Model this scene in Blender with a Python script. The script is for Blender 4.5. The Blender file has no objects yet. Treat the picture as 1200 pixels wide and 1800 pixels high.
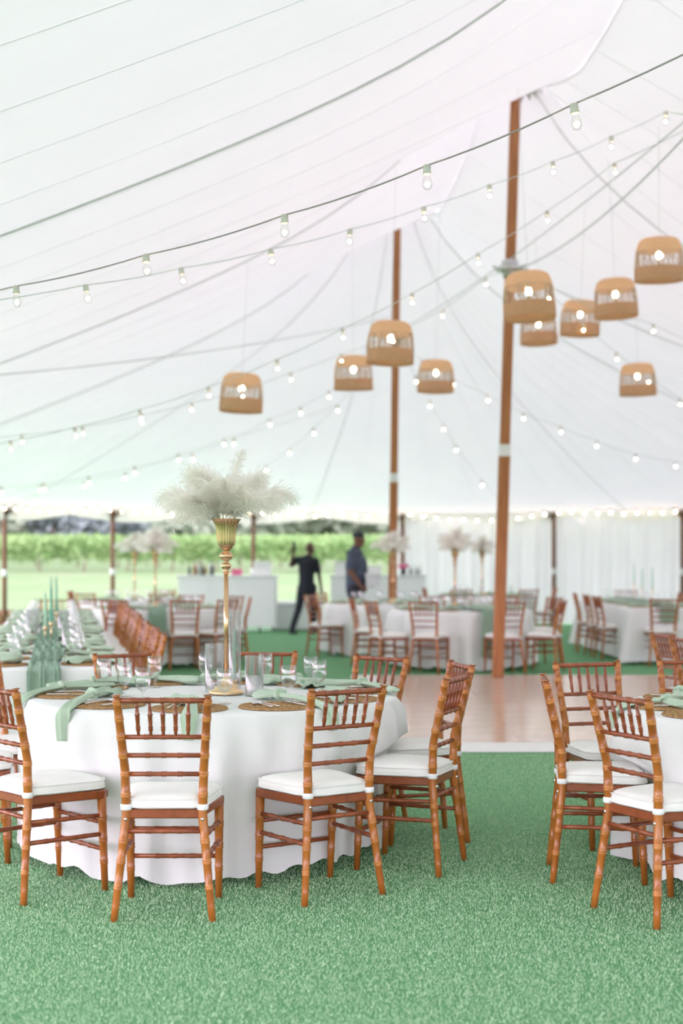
import bpy, math, random
import numpy as np
from mathutils import Vector, Matrix
random.seed(7); rng = np.random.default_rng(7)
PI = math.pi
scene = bpy.context.scene
C = scene.collection

# ------------------------------------------------------------------ camera, sky, exposure
CAM_H, FPX, HOR = 1.457, 2500.0, 979.0
cam_d = bpy.data.cameras.new('camera'); cam = bpy.data.objects.new('camera', cam_d); C.objects.link(cam)
cam.location = (0, 0, CAM_H); cam.rotation_euler = (PI/2, 0, 0)
cam_d.lens = 50; cam_d.sensor_width = 36; cam_d.sensor_fit = 'AUTO'
cam_d.shift_y = (HOR-900)/1800
cam_d.clip_end = 2000; cam_d.clip_start = .05
cam_d.dof.use_dof = True; cam_d.dof.focus_distance = 6.3; cam_d.dof.aperture_fstop = 1.7
scene.camera = cam
world = bpy.data.worlds.new('overcast'); scene.world = world; world.use_nodes = True
bg = world.node_tree.nodes['Background']
bg.inputs['Color'].default_value = (1.105, .925, 1.15, 1); bg.inputs['Strength'].default_value = 1.5
sun_d = bpy.data.lights.new('veiled_sun', 'SUN'); sun_d.energy = .75; sun_d.angle = math.radians(55); sun_d.color = (1.0, .94, .97)
sun = bpy.data.objects.new('veiled_sun', sun_d); C.objects.link(sun); sun.rotation_euler = (math.radians(66), 0, math.radians(-58)); sun.location = (-20, -15, 20)
vs = scene.view_settings
vs.view_transform = 'Standard'; vs.look = 'None'; vs.gamma = 1; vs.use_curve_mapping = False
vs.exposure = 1.60
cy = scene.cycles
cy.max_bounces = 14; cy.diffuse_bounces = 11; cy.transmission_bounces = 6; cy.transparent_max_bounces = 40
cy.sample_clamp_indirect = 6; cy.use_denoising = True; cy.caustics_reflective = False; cy.caustics_refractive = False

def at(px, py, d):
    return Vector(((px-600)/FPX*d, d, CAM_H-(py-HOR)/FPX*d))
def on(px, py, z):
    d = (CAM_H-z)*FPX/(py-HOR)
    return Vector(((px-600)/FPX*d, d, z))

# ------------------------------------------------------------------ materials
M = {}
def mat(name, col, rough=.6, col2=None, nscale=20, bump=0, bscale=60, spec=.5, metal=0, trans=0, sheen=0, stretch=None, coat=0, detail=3):
    m = bpy.data.materials.new(name); m.use_nodes = True; nt = m.node_tree; N, L = nt.nodes, nt.links
    b = N['Principled BSDF']; out = N['Material Output']
    b.inputs['Roughness'].default_value = rough; b.inputs['Metallic'].default_value = metal
    b.inputs['Specular IOR Level'].default_value = spec; b.inputs['Coat Weight'].default_value = coat
    b.inputs['Sheen Weight'].default_value = sheen
    tc = N.new('ShaderNodeTexCoord'); mp = N.new('ShaderNodeMapping'); L.new(tc.outputs['Object'], mp.inputs['Vector'])
    if stretch: mp.inputs['Scale'].default_value = stretch
    if col2 is None: col2 = tuple(c*.93 for c in col)
    nz = N.new('ShaderNodeTexNoise'); nz.inputs['Scale'].default_value = nscale; nz.inputs['Detail'].default_value = detail
    L.new(mp.outputs['Vector'], nz.inputs['Vector'])
    cr = N.new('ShaderNodeValToRGB'); cr.color_ramp.elements[0].position = .32; cr.color_ramp.elements[1].position = .68
    cr.color_ramp.elements[0].color = (*col2, 1); cr.color_ramp.elements[1].color = (*col, 1)
    L.new(nz.outputs['Fac'], cr.inputs['Fac']); L.new(cr.outputs['Color'], b.inputs['Base Color'])
    if bump:
        n2 = N.new('ShaderNodeTexNoise'); n2.inputs['Scale'].default_value = bscale; n2.inputs['Detail'].default_value = 4
        L.new(mp.outputs['Vector'], n2.inputs['Vector'])
        bp = N.new('ShaderNodeBump'); bp.inputs['Strength'].default_value = bump; bp.inputs['Distance'].default_value = .01
        L.new(n2.outputs['Fac'], bp.inputs['Height']); L.new(bp.outputs['Normal'], b.inputs['Normal'])
    if trans:
        t = N.new('ShaderNodeBsdfTranslucent'); L.new(cr.outputs['Color'], t.inputs['Color'])
        mx = N.new('ShaderNodeMixShader'); mx.inputs[0].default_value = trans
        L.new(b.outputs[0], mx.inputs[1]); L.new(t.outputs[0], mx.inputs[2]); L.new(mx.outputs[0], out.inputs['Surface'])
    M[name] = m
    return m
def add_transparency(name, f):
    nt = M[name].node_tree; N, L = nt.nodes, nt.links; out = N['Material Output']; src = out.inputs['Surface'].links[0].from_socket
    t = N.new('ShaderNodeBsdfTransparent'); mx = N.new('ShaderNodeMixShader'); mx.inputs[0].default_value = f
    L.new(src, mx.inputs[1]); L.new(t.outputs[0], mx.inputs[2]); L.new(mx.outputs[0], out.inputs['Surface'])
mat('wood_post', (.45, .148, .024), .30, (.31, .084, .013), 14, .08, 90, .5, stretch=(1, 1, .12), coat=.25)
mat('wood_rail', (.31, .074, .022), .32, (.20, .043, .012), 16, .08, 90, .5, coat=.25)
mat('wood_bead_highlight', (.56, .22, .05), .35, (.40, .13, .025), 40)  # lighter wood on the bead rings, a highlight painted into the colour
mat('cushion', (.86, .85, .83), .8, (.80, .79, .77), 6, .1, 300, .2, sheen=.1)
mat('strap', (.85, .86, .88), .8)
mat('cloth', (.86, .865, .86), .85, (.82, .825, .825), 3, .06, 400, .2, trans=.12, sheen=.1)
mat('canvas', (.92, .925, .93), .9, (.90, .905, .915), 1.5, .05, 200, .1, trans=.12)
mat('seam', (.95, .95, .95), .9, (.93, .93, .93), 5, trans=.75)
mat('webbing', (.70, .71, .69), .9, (.64, .65, .63), 30, trans=.3)
mat('curtain', (.87, .88, .88), .9, (.84, .85, .855), 2, trans=.10)
mat('turf', (.15, .36, .17), .8, (.11, .29, .13), 35, .6, 160, .2)
mat('dance_wood', (.72, .53, .44), .18, (.60, .41, .33), 7, .02, 50, .5, stretch=(.25, 3, 1), coat=.15)
mat('dance_edge', (.80, .79, .78), .4)
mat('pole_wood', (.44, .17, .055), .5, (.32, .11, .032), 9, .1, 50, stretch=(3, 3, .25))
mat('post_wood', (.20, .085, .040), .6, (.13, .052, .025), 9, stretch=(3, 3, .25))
mat('steel', (.70, .70, .70), .35, metal=.8)
mat('plate_grey', (.74, .74, .74), .7)
mat('cable_dark', (.42, .34, .37), .6)
mat('cable_pale', (.62, .65, .63), .6)
mat('socket', (.74, .69, .64), .6, (.58, .53, .48), 60, .2)
mat('wicker', (.90, .64, .44), .8, (.74, .50, .32), 60, .4, 120, .2, trans=.48, stretch=(1, 1, 3))
mat('lace', (.80, .66, .52), .8, (.7, .55, .42), 60, trans=.45)
mat('seagrass', (.50, .30, .14), .8, (.28, .15, .065), 70, .5, 150, .2)
mat('napkin', (.50, .63, .49), .85, (.45, .58, .44), 8, .15, 350, .2, sheen=.15, trans=.1)
mat('gauze', (.43, .58, .46), .9, (.33, .48, .37), 30, .5, 120, .1, trans=.3)
mat('gold', (.70, .44, .26), .2, (.66, .41, .24), 5, metal=1)
mat('gold_soft', (.80, .58, .34), .3, metal=1)
mat('silver', (.85, .85, .87), .15, metal=1)
mat('plume', (.995, .965, .935), .9, (.985, .95, .915), 12, spec=.1, trans=.7)
add_transparency('plume', .35)
mat('quill', (.72, .62, .42), .6)
mat('taper', (.42, .68, .50), .5, (.38, .63, .46), 8, trans=.1)
mat('taper_dark', (.10, .38, .26), .5)
mat('wax', (.93, .92, .90), .5)
mat('skin', (.115, .048, .028), .5, (.095, .038, .022), 10)
mat('skin_warm', (.20, .085, .05), .5, (.165, .07, .04), 10)
mat('black_cloth', (.012, .014, .024), .9)
mat('grey_cloth', (.075, .095, .14), .9, (.06, .075, .115), 20)
mat('dark_cloth', (.025, .027, .04), .9)
mat('cap_cloth', (.03, .035, .05), .8)
mat('eye', (.7, .7, .7), .2)
mat('bar_white', (.82, .83, .84), .6)
mat('box_white', (.85, .85, .86), .6)
mat('rubber', (.03, .04, .04), .7)
mat('pink', (.75, .14, .30), .6)
mat('bottle_dark', (.04, .05, .06), .2)
mat('bottle_amber', (.35, .15, .06), .2)
mat('bottle_pale', (.65, .68, .66), .2)
mat('twig', (.12, .085, .05), .9, (.07, .05, .03), 30)
mat('field', (.155, .215, .115), .95, (.12, .205, .09), .35, spec=.05)
mat('vine', (.27, .40, .17), .8, (.20, .35, .13), 1.2, spec=.1, trans=.3)
mat('trunk', (.30, .25, .20), .9)
mat('tree_haze_blue', (.32, .38, .38), .9, (.26, .32, .33), .5, spec=.05, trans=.2)  # bluish distance haze is put into this leaf colour
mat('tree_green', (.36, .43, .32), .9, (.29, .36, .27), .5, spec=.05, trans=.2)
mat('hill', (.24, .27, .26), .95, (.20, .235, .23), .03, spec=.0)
mat('log', (.42, .24, .12), .9, (.22, .11, .06), 20)
mat('clear_bin', (.60, .62, .64), .3)
mat('dish', (.82, .82, .80), .3)
mat('phone', (.02, .02, .025), .2)

def glass_mat(name, tint=(.97, .985, .985), ior=1.45, gain=1.0):
    m = bpy.data.materials.new(name); m.use_nodes = True; nt = m.node_tree; N, L = nt.nodes, nt.links
    N.remove(N['Principled BSDF']); out = N['Material Output']
    tr = N.new('ShaderNodeBsdfTransparent'); tr.inputs['Color'].default_value = (*tint, 1)
    gl = N.new('ShaderNodeBsdfGlossy'); gl.inputs['Roughness'].default_value = .03
    fr = N.new('ShaderNodeLayerWeight'); fr.inputs['Blend'].default_value = .5
    pw = N.new('ShaderNodeMath'); pw.operation = 'POWER'; pw.inputs[1].default_value = 2.4; L.new(fr.outputs['Facing'], pw.inputs[0])
    mu = N.new('ShaderNodeMath'); mu.operation = 'MULTIPLY_ADD'; mu.use_clamp = True; mu.inputs[1].default_value = .8*gain; mu.inputs[2].default_value = .07
    mx = N.new('ShaderNodeMixShader'); L.new(pw.outputs[0], mu.inputs[0]); L.new(mu.outputs[0], mx.inputs[0])
    L.new(tr.outputs[0], mx.inputs[1]); L.new(gl.outputs[0], mx.inputs[2]); L.new(mx.outputs[0], out.inputs['Surface'])
    M[name] = m
glass_mat('glass', (.985, .99, .99), 1.5, 1.25); glass_mat('bulb_glass', (.97, .965, .955), 1.4, 1.0)
def emit_mat(name, col, s):
    m = bpy.data.materials.new(name); m.use_nodes = True; nt = m.node_tree; N, L = nt.nodes, nt.links
    b = N['Principled BSDF']; b.inputs['Base Color'].default_value = (*col, 1)
    b.inputs['Emission Color'].default_value = (*col, 1); b.inputs['Emission Strength'].default_value = s
    try: m.cycles.emission_sampling = 'NONE'
    except Exception: pass
    M[name] = m
emit_mat('filament', (1.0, .76, .48), 20)

# ------------------------------------------------------------------ mesh helpers
class MB:
    def __init__(s): s.v = []; s.f = []; s.mi = []; s.cm = 0
    def add(s, vs_, fs_):
        o = len(s.v); s.v.extend([tuple(p) for p in vs_]); s.f.extend([tuple(i+o for i in f) for f in fs_]); s.mi.extend([s.cm]*len(fs_)); return s
    def box(s, c, d, rz=0, ch=0.0):
        cx, cy_, cz = c; hx, hy, hz = d[0]/2, d[1]/2, d[2]/2
        P = []
        if ch <= 0:
            for z in (-hz, hz):
                for x, y in ((-hx, -hy), (hx, -hy), (hx, hy), (-hx, hy)): P.append((x, y, z))
            F = [(3, 2, 1, 0), (4, 5, 6, 7)]+[(i, (i+1) % 4, 4+(i+1) % 4, 4+i) for i in range(4)]
        else:
            lv = [(-hz, ch), (-hz+ch, 0), (hz-ch, 0), (hz, ch)]
            for z, k in lv:
                for x, y in ((-hx+k, -hy), (hx-k, -hy), (hx, -hy+k), (hx, hy-k), (hx-k, hy), (-hx+k, hy), (-hx, hy-k), (-hx, -hy+k)):
                    if z in (-hz, hz): x = max(-hx+ch, min(hx-ch, x)); y = max(-hy+ch, min(hy-ch, y))
                    P.append((x, y, z))
            F = [tuple(range(7, -1, -1)), tuple(range(24, 32))]
            for l in range(3): F += [(l*8+i, l*8+(i+1) % 8, l*8+8+(i+1) % 8, l*8+8+i) for i in range(8)]
        c_, s_ = math.cos(rz), math.sin(rz)
        return s.add([(cx+x*c_-y*s_, cy_+x*s_+y*c_, cz+z) for x, y, z in P], F)
    def tube(s, pts, rad, seg=8, caps=True, flat=1.0, mats=None):
        pts = [Vector(p) for p in pts]; n = len(pts)
        if not hasattr(rad, '__len__'): rad = [rad]*n
        V = []; F = []; up = None
        for i in range(n):
            t = (pts[min(i+1, n-1)]-pts[max(i-1, 0)])
            t = t.normalized() if t.length > 1e-9 else Vector((0, 0, 1))
            if up is None: up = Vector((0, 0, 1)) if abs(t.z) < .9 else Vector((0, 1, 0))
            sx = up.cross(t)
            if sx.length < 1e-6: sx = Vector((1, 0, 0)).cross(t)
            sx.normalize(); sy = t.cross(sx); up = sy
            for k in range(seg):
                a = 2*PI*k/seg
                V.append(pts[i]+sx*(math.cos(a)*rad[i])+sy*(math.sin(a)*rad[i]*flat))
        for i in range(n-1):
            for k in range(seg): F.append((i*seg+k, i*seg+(k+1) % seg, (i+1)*seg+(k+1) % seg, (i+1)*seg+k))
        if caps: F.append(tuple(range(seg-1, -1, -1))); F.append(tuple(range((n-1)*seg, n*seg)))
        s.add(V, F)
        if mats:
            b0 = len(s.mi)-len(F)
            for i in range(n-1):
                if mats[i] and mats[i+1] and (pts[i+1]-pts[i]).length < .02: s.mi[b0+i*seg:b0+(i+1)*seg] = [1]*seg
        return s
    def lathe(s, prof, seg=24, c=(0, 0, 0), flute=None, cap0=False, cap1=False):
        V = []; F = []; n = len(prof)
        for i, (r, z) in enumerate(prof):
            for k in range(seg):
                a = 2*PI*k/seg; rr = r*(flute(a, i) if flute else 1)
                V.append((c[0]+math.cos(a)*rr, c[1]+math.sin(a)*rr, c[2]+z))
        for i in range(n-1):
            for k in range(seg): F.append((i*seg+k, i*seg+(k+1) % seg, (i+1)*seg+(k+1) % seg, (i+1)*seg+k))
        if cap0: F.append(tuple(range(seg-1, -1, -1)))
        if cap1: F.append(tuple(range((n-1)*seg, n*seg)))
        return s.add(V, F)
    def ball(s, c, r, seg=10, rings=7):
        if not hasattr(r, '__len__'): r = (r, r, r)
        V = [(c[0], c[1], c[2]-r[2])]; F = []
        for i in range(1, rings):
            p = PI*i/rings
            for k in range(seg):
                a = 2*PI*k/seg; V.append((c[0]+r[0]*math.sin(p)*math.cos(a), c[1]+r[1]*math.sin(p)*math.sin(a), c[2]-r[2]*math.cos(p)))
        V.append((c[0], c[1], c[2]+r[2])); L_ = len(V)-1
        for k in range(seg): F.append((0, 1+(k+1) % seg, 1+k)); F.append((L_, L_-seg+k, L_-seg+(k+1) % seg))
        for i in range(rings-2):
            for k in range(seg): F.append((1+i*seg+k, 1+i*seg+(k+1) % seg, 1+(i+1)*seg+(k+1) % seg, 1+(i+1)*seg+k))
        return s.add(V, F)
    def grid(s, fn, nu, nv, closed_u=False):
        V = [fn(i, j) for j in range(nv) for i in range(nu)]; F = []
        for j in range(nv-1):
            for i in range(nu if closed_u else nu-1):
                i2 = (i+1) % nu; F.append((j*nu+i, j*nu+i2, (j+1)*nu+i2, (j+1)*nu+i))
        return s.add(V, F)
    def mesh(s, name, mats, smooth=True):
        me = bpy.data.meshes.new(name); me.from_pydata(s.v, [], s.f)
        for m in (mats if isinstance(mats, (list, tuple)) else [mats]): me.materials.append(M[m])
        if len(set(s.mi)) > 1: me.polygons.foreach_set('material_index', s.mi)
        if smooth: me.polygons.foreach_set('use_smooth', [True]*len(me.polygons))
        me.update(); return me
    def build(s, name, mats, parent=None, smooth=True):
        return link(name, s.mesh(name, mats, smooth), parent)
def link(name, data, parent=None, loc=None, rz=None):
    o = bpy.data.objects.new(name, data); C.objects.link(o)
    if parent: o.parent = parent
    if loc is not None: o.location = loc
    if rz is not None: o.rotation_euler = (0, 0, rz)
    return o
def tag(o, label=None, cat=None, group=None, kind=None):
    if label: o['label'] = label
    if cat: o['category'] = cat
    if group: o['group'] = group
    if kind: o['kind'] = kind
    return o
def thing(name, label, cat, loc=(0, 0, 0), rz=0, group=None):
    return tag(link(name, None, None, loc, rz), label, cat, group)
def quads(name, V, mats, parent=None, n=4):
    """V: (k, n, 3) array of loose n-gons"""
    V = np.asarray(V, dtype=np.float32); k = V.shape[0]
    me = bpy.data.meshes.new(name); me.vertices.add(k*n); me.vertices.foreach_set('co', V.reshape(-1))
    me.loops.add(k*n); me.loops.foreach_set('vertex_index', np.arange(k*n, dtype=np.int32))
    me.polygons.add(k); me.polygons.foreach_set('loop_start', np.arange(0, k*n, n, dtype=np.int32))
    me.materials.append(M[mats]); me.update(calc_edges=True)
    return link(name, me, parent)

# ------------------------------------------------------------------ tent geometry
AX = Vector((-.171, .985, 0)); PV = Vector((.985, .171, 0)); BAY = 5.83
Q2 = Vector((.86, 22.7, 0)); RT = 9.0; EAVE = 2.46; SADDLE = 6.15
POLES = [Q2-AX*BAY*k for k in range(4)]          # far pole first
SPINE = BAY*3
def canopy_z(p):
    q = Vector((p[0], p[1], 0))-Q2
    u = min(max(-q.dot(AX), 0), SPINE); s_ = (q+AX*u).length; t = min(s_/RT, 1.0)
    z = EAVE+(SADDLE-EAVE)*(1-t)**1.10
    pk = max(math.exp(-((Vector((p[0], p[1], 0))-c).length)/1.15) for c in POLES)
    return z+1.75*pk*(1-t)
def tent_pt(u, t):
    """u runs along the perimeter: straight left side, far end arc, straight right side, near end arc"""
    A = PI*RT; tot = 2*SPINE+2*A; u = u % tot
    if u < SPINE: c = Q2-AX*(SPINE-u); n = -PV
    elif u < SPINE+A:
        a = (u-SPINE)/RT; c = Q2; n = -PV*math.cos(a)+AX*math.sin(a)
    elif u < 2*SPINE+A: c = Q2-AX*(u-SPINE-A); n = PV
    else:
        a = (u-2*SPINE-A)/RT; c = Q2-AX*SPINE; n = PV*math.cos(a)-AX*math.sin(a)
    p = c+n*(RT*t); return Vector((p.x, p.y, canopy_z(p)))
PERIM = 2*SPINE+2*PI*RT
def perim_u(p):
    """perimeter parameter of a point on the far arc"""
    q = Vector((p[0], p[1], 0))-Q2; return SPINE+RT*math.atan2(q.dot(AX), -q.dot(PV))

# setting: turf floor, field, hill
b = MB(); b.add([(-14, -12, 0), (16, -12, 0), (16, 33, 0), (-14, 33, 0)], [(0, 1, 2, 3)])
tag(b.build('floor', 'turf', smooth=False), 'green artificial turf laid under the whole tent', kind='structure')
b = MB()
ys = [-300, 20, 33, 45, 60, 80, 110, 150, 220, 320]
def gz(y): return -.02 if y <= 33 else -.02+(min(y, 60)-33)*.036+max(0, y-60)*.014
b.grid(lambda i, j: (-400+800*i/20, ys[j], gz(ys[j])), 21, len(ys))
tag(b.build('ground_field', 'field'), 'pale green meadow sloping up beyond the tent', kind='structure')
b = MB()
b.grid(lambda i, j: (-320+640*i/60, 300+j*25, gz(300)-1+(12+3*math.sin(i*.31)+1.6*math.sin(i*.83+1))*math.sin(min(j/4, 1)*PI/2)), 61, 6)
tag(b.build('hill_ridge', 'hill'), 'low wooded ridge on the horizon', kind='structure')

# turf pile near the camera: real blades
def turf_blades():
    n = 560000
    x = rng.uniform(-3.6, 3.6, n); y = 3.4+(10.5-3.4)*rng.random(n)**1.25
    h = rng.uniform(.005, .013, n); a = rng.uniform(0, 2*PI, n); w = rng.uniform(.0013, .0024, n)
    la = rng.uniform(0, 2*PI, n); ln = rng.uniform(.1, .8, n)*h
    V = np.zeros((n, 3, 3), np.float32)
    V[:, 0, 0] = x-np.cos(a)*w; V[:, 0, 1] = y-np.sin(a)*w
    V[:, 1, 0] = x+np.cos(a)*w; V[:, 1, 1] = y+np.sin(a)*w
    V[:, 2, 0] = x+np.cos(la)*ln; V[:, 2, 1] = y+np.sin(la)*ln; V[:, 2, 2] = h
    mat('turf_blade', (.66, .84, .60), .55, (.29, .52, .29), 110, spec=.4, trans=.2, detail=1)
    o = quads('turf_pile', V, 'turf_blade', n=3)
    tag(o, 'short green artificial grass blades of the turf in the foreground', 'turf', kind='stuff')
turf_blades()

# canopy
def build_canopy():
    NU = 260; ts = [0, .02, .045, .08, .12, .17, .23, .30, .38, .46, .55, .64, .73, .82, .91, 1.0]
    b = MB(); b.grid(lambda i, j: tent_pt(PERIM*i/NU, ts[j]), NU, len(ts), closed_u=True)
    cn = b.build('ceiling', 'canvas'); tag(cn, 'white sailcloth tent canopy rising to pole peaks', kind='structure')
    # sewn seams every panel
    k = 0; st = [i/22 for i in range(23)]
    us = list(np.arange(.35, SPINE, .95))+[SPINE+PI*RT*i/30 for i in range(31)]+[SPINE+PI*RT+x for x in np.arange(.6, SPINE, .95)]
    for u in us:
        sb = MB()
        P = [tent_pt(u, max(t, .004)) for t in st]
        n = (tent_pt(u+.05, .6)-tent_pt(u-.05, .6)).normalized()
        V = []; F = []
        for i, p in enumerate(P):
            w = .006; q = Vector((0, 0, -.006))
            V += [p+q-n*w, p+q+n*w, p+q+n*w+Vector((0, 0, .004)), p+q-n*w+Vector((0, 0, .004))]
            if i: o = 4*i; F += [(o-4+a, o-4+(a+1) % 4, o+(a+1) % 4, o+a) for a in range(4)]
        sb.add(V, F); sb.build('canopy_seam', 'seam', cn, smooth=False)
    # webbing straps that run from each peak down to the eaves
    for kx in range(3):
        for sgn in (0, 1):
            u = (SPINE-kx*BAY) if sgn == 0 else (SPINE+PI*RT+kx*BAY)
            sb = MB(); sb.tube([tent_pt(u, max(t, .02))+Vector((0, 0, -.035)) for t in st], .009 if kx == 2 else .007, 6)
            sb.build('webbing_strap', 'webbing', cn)
    for a in (.25, .5, .75):
        sb = MB(); sb.tube([tent_pt(SPINE+PI*RT*a, max(t, .02))+Vector((0, 0, -.035)) for t in st], .006, 6); sb.build('webbing_strap', 'webbing', cn)
    # ridge seam
    sb = MB(); sb.tube([(Q2-AX*(SPINE*i/120)).to_3d()+Vector((0, 0, canopy_z(Q2-AX*(SPINE*i/120))-.03)) for i in range(4, 121)], .012, 6); sb.build('ridge_seam', 'seam', cn)
    # scalloped valance below the eave
    vb = MB(); NV = 420
    def vp(i, j):
        u = PERIM*i/NV; p = tent_pt(u, 1.0); s_ = abs(math.sin(u*PI/2.9)); return (p.x, p.y, EAVE-j*(.07+.075*s_)+.01)
    vb.grid(vp, NV, 3, closed_u=True); vb.build('valance', 'curtain', cn)
    return cn
build_canopy()

# centre poles
def centre_pole(base, top, ring, label, jz=2.72, ringz=4.88, wrap=False):
    base = Vector(base); top = Vector(top); r = thing('tent_pole', label, 'pole', base)
    def pt(z): return (top-base)*(z/top.z)
    def seg(z0, z1, w):
        bb = MB(); V = []
        ch = w*.22
        for z in (z0, z1):
            c = pt(z)
            for x, y in ((-w+ch, -w), (w-ch, -w), (w, -w+ch), (w, w-ch), (w-ch, w), (-w+ch, w), (-w, w-ch), (-w, -w+ch)): V.append((c.x+x, c.y+y, z))
        bb.add(V, [tuple(range(7, -1, -1)), tuple(range(8, 16))]+[(i, (i+1) % 8, 8+(i+1) % 8, 8+i) for i in range(8)]); return bb
    seg(0, jz, .066).build('lower_shaft', 'pole_wood', r, False)
    seg(jz, top.z, .058).build('upper_shaft', 'pole_wood', r, False)
    seg(jz-.07, jz+.07, .070).build('joint_sleeve', 'bar_white', r, False)
    seg(0, .03, .078).build('foot_plate', 'pole_wood', r, False)
    c = pt(ringz); bb = MB()
    rg = bb.lathe([(.075, -.10), (.10, -.09), (.10, -.02), (.17, -.02), (.17, .015), (.10, .015), (.10, .10), (.075, .11)], 20, (c.x, c.y, ringz)).build('ring_clamp', 'steel' if not wrap else 'bar_white', r)
    for k in range(6):
        a = 2*PI*k/6+.3; bb = MB()
        bb.tube([(c.x+.15*math.cos(a), c.y+.15*math.sin(a), ringz), (c.x+.23*math.cos(a), c.y+.23*math.sin(a), ringz+.02)], .014, 6).build('shackle', 'steel', rg)
    if wrap:
        for k in range(26):
            a = 2*PI*k/26; z = ringz+random.uniform(-.08, .06); bb = MB()
            bb.box((c.x+.17*math.cos(a), c.y+.17*math.sin(a), z), (.05, .07, .16), a, .008)
            tag(bb.build('wrap_strip', 'wrap', r, False))
    # grey toothed collar under the peak
    c = pt(top.z-.12); bb = MB(); nt_ = 18; V = []; F = []
    for k in range(nt_):
        a0, a1 = 2*PI*k/nt_, 2*PI*(k+1)/nt_; am = (a0+a1)/2
        for a, rr, z in ((a0, .16, .0), (a1, .16, .0), (a1, .27, -.17), (am, .30, -.27), (a0, .27, -.17)):
            V.append((c.x+rr*math.cos(a), c.y+rr*math.sin(a), top.z-.12+z))
        F.append(tuple(range(5*k, 5*k+5)))
    bb.add(V, F); o = bb.build('peak_collar', 'plate_grey', r, False)
    md = o.modifiers.new('t', 'SOLIDIFY'); md.thickness = .01
    bb = MB(); bb.lathe([(.01, .0), (.24, -.01), (.24, -.05), (.01, -.05)], 20, (c.x, c.y, top.z-.06)).build('peak_plate', 'plate_grey', r)
    return r
mat('wrap', (.72, .66, .58), .9, (.50, .42, .34), 30, .4)
zt = SADDLE+1.60
def ztop(x, y): return canopy_z((x, y))-.10
p1b = on(874, 1195, 0)
centre_pole(p1b, (2.085, 16.95, ztop(2.085, 16.95)), None, 'tall square wooden tent pole standing at the far edge of the dance floor')
centre_pole((.80, 22.7, 0), (.90, 22.7, ztop(.90, 22.7)), None, 'wooden tent pole further back rising behind the plumes and the cap-wearing man', ringz=4.95)
centre_pole((2.86, 11.2, 0), (2.92, 11.2, ztop(2.92, 11.2)), None, 'nearest tent pole at right edge, wrapped in pale strips below its ring', ringz=4.92, wrap=True)

# perimeter posts with straps and a twig tuft
post_px = [(8, 27.8), (198, 29.7), (445, 31.25), (707, 31.7), (973, 30.9), (1199, 29.2)]
post_lab = ['slim brown tent side post at the far left edge above the log heap',
            'slim brown tent side post behind the long sage-green table',
            'slim brown tent side post standing behind the left bar',
            'slim brown tent side post by the pink flowers on the right bar',
            'slim brown tent side post before the white curtain, right of the big pole',
            'slim brown tent side post at the right edge before the white curtain']
post_us = []
for (px, d), lb in zip(post_px, post_lab):
    u = perim_u(((px-600)/FPX*d, d)); post_us.append(u); p = tent_pt(u, 1.0)
    X, Y = (px-600)/FPX*d, d
    r = thing('side_post', lb, 'post', (X, Y, 0))
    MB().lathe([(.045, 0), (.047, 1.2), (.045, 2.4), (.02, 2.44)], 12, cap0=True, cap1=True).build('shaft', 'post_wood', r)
    MB().lathe([(.05, 1.08), (.056, 1.09), (.056, 1.2), (.05, 1.21)], 12).build('sleeve', 'plate_grey', r)
    MB().lathe([(.05, 0), (.09, 0), (.09, .02), (.05, .025)], 12).build('foot', 'steel', r)
    tb = MB()
    for k in range(26):
        a = random.uniform(0, 2*PI); l = random.uniform(.12, .34); z0 = 2.33+random.uniform(-.08, .05)
        tb.tube([(.03*math.cos(a), .03*math.sin(a), z0), (l*.6*math.cos(a), l*.6*math.sin(a)*.5, z0+.08), (l*math.cos(a), l*math.sin(a)*.5, z0+random.uniform(-.06, .12))], [.008, .006, .002], 4)
    tb.build('twig_tuft', 'twig', r)

# pleated white sidewall on the right-hand side of the far end
def build_curtain():
    u0 = post_us[3]-.15; u1 = SPINE+PI*RT+14.0; n = 1500; b = MB()
    def fn(i, j):
        u = u0+(u1-u0)*i/(n-1); p = tent_pt(u, 1.0); c = Q2 if u < SPINE+PI*RT else Q2-AX*(u-SPINE-PI*RT)
        nn = (Vector((p.x, p.y, 0))-c).normalized(); z = [EAVE+.02, 1.9, 1.2, .6, .02][j]
        amp = .035*(.5+.5*j/4)*(math.sin(u*13+.6*math.sin(u*2.3))+.5*math.sin(u*31+j*.4))
        return (p.x+nn.x*(.06+amp), p.y+nn.y*(.06+amp), z)
    b.grid(fn, n, 5)
    tag(b.build('wall_curtain', 'curtain'), 'pleated white fabric sidewall closing the far right of the tent', kind='structure')
build_curtain()

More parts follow.
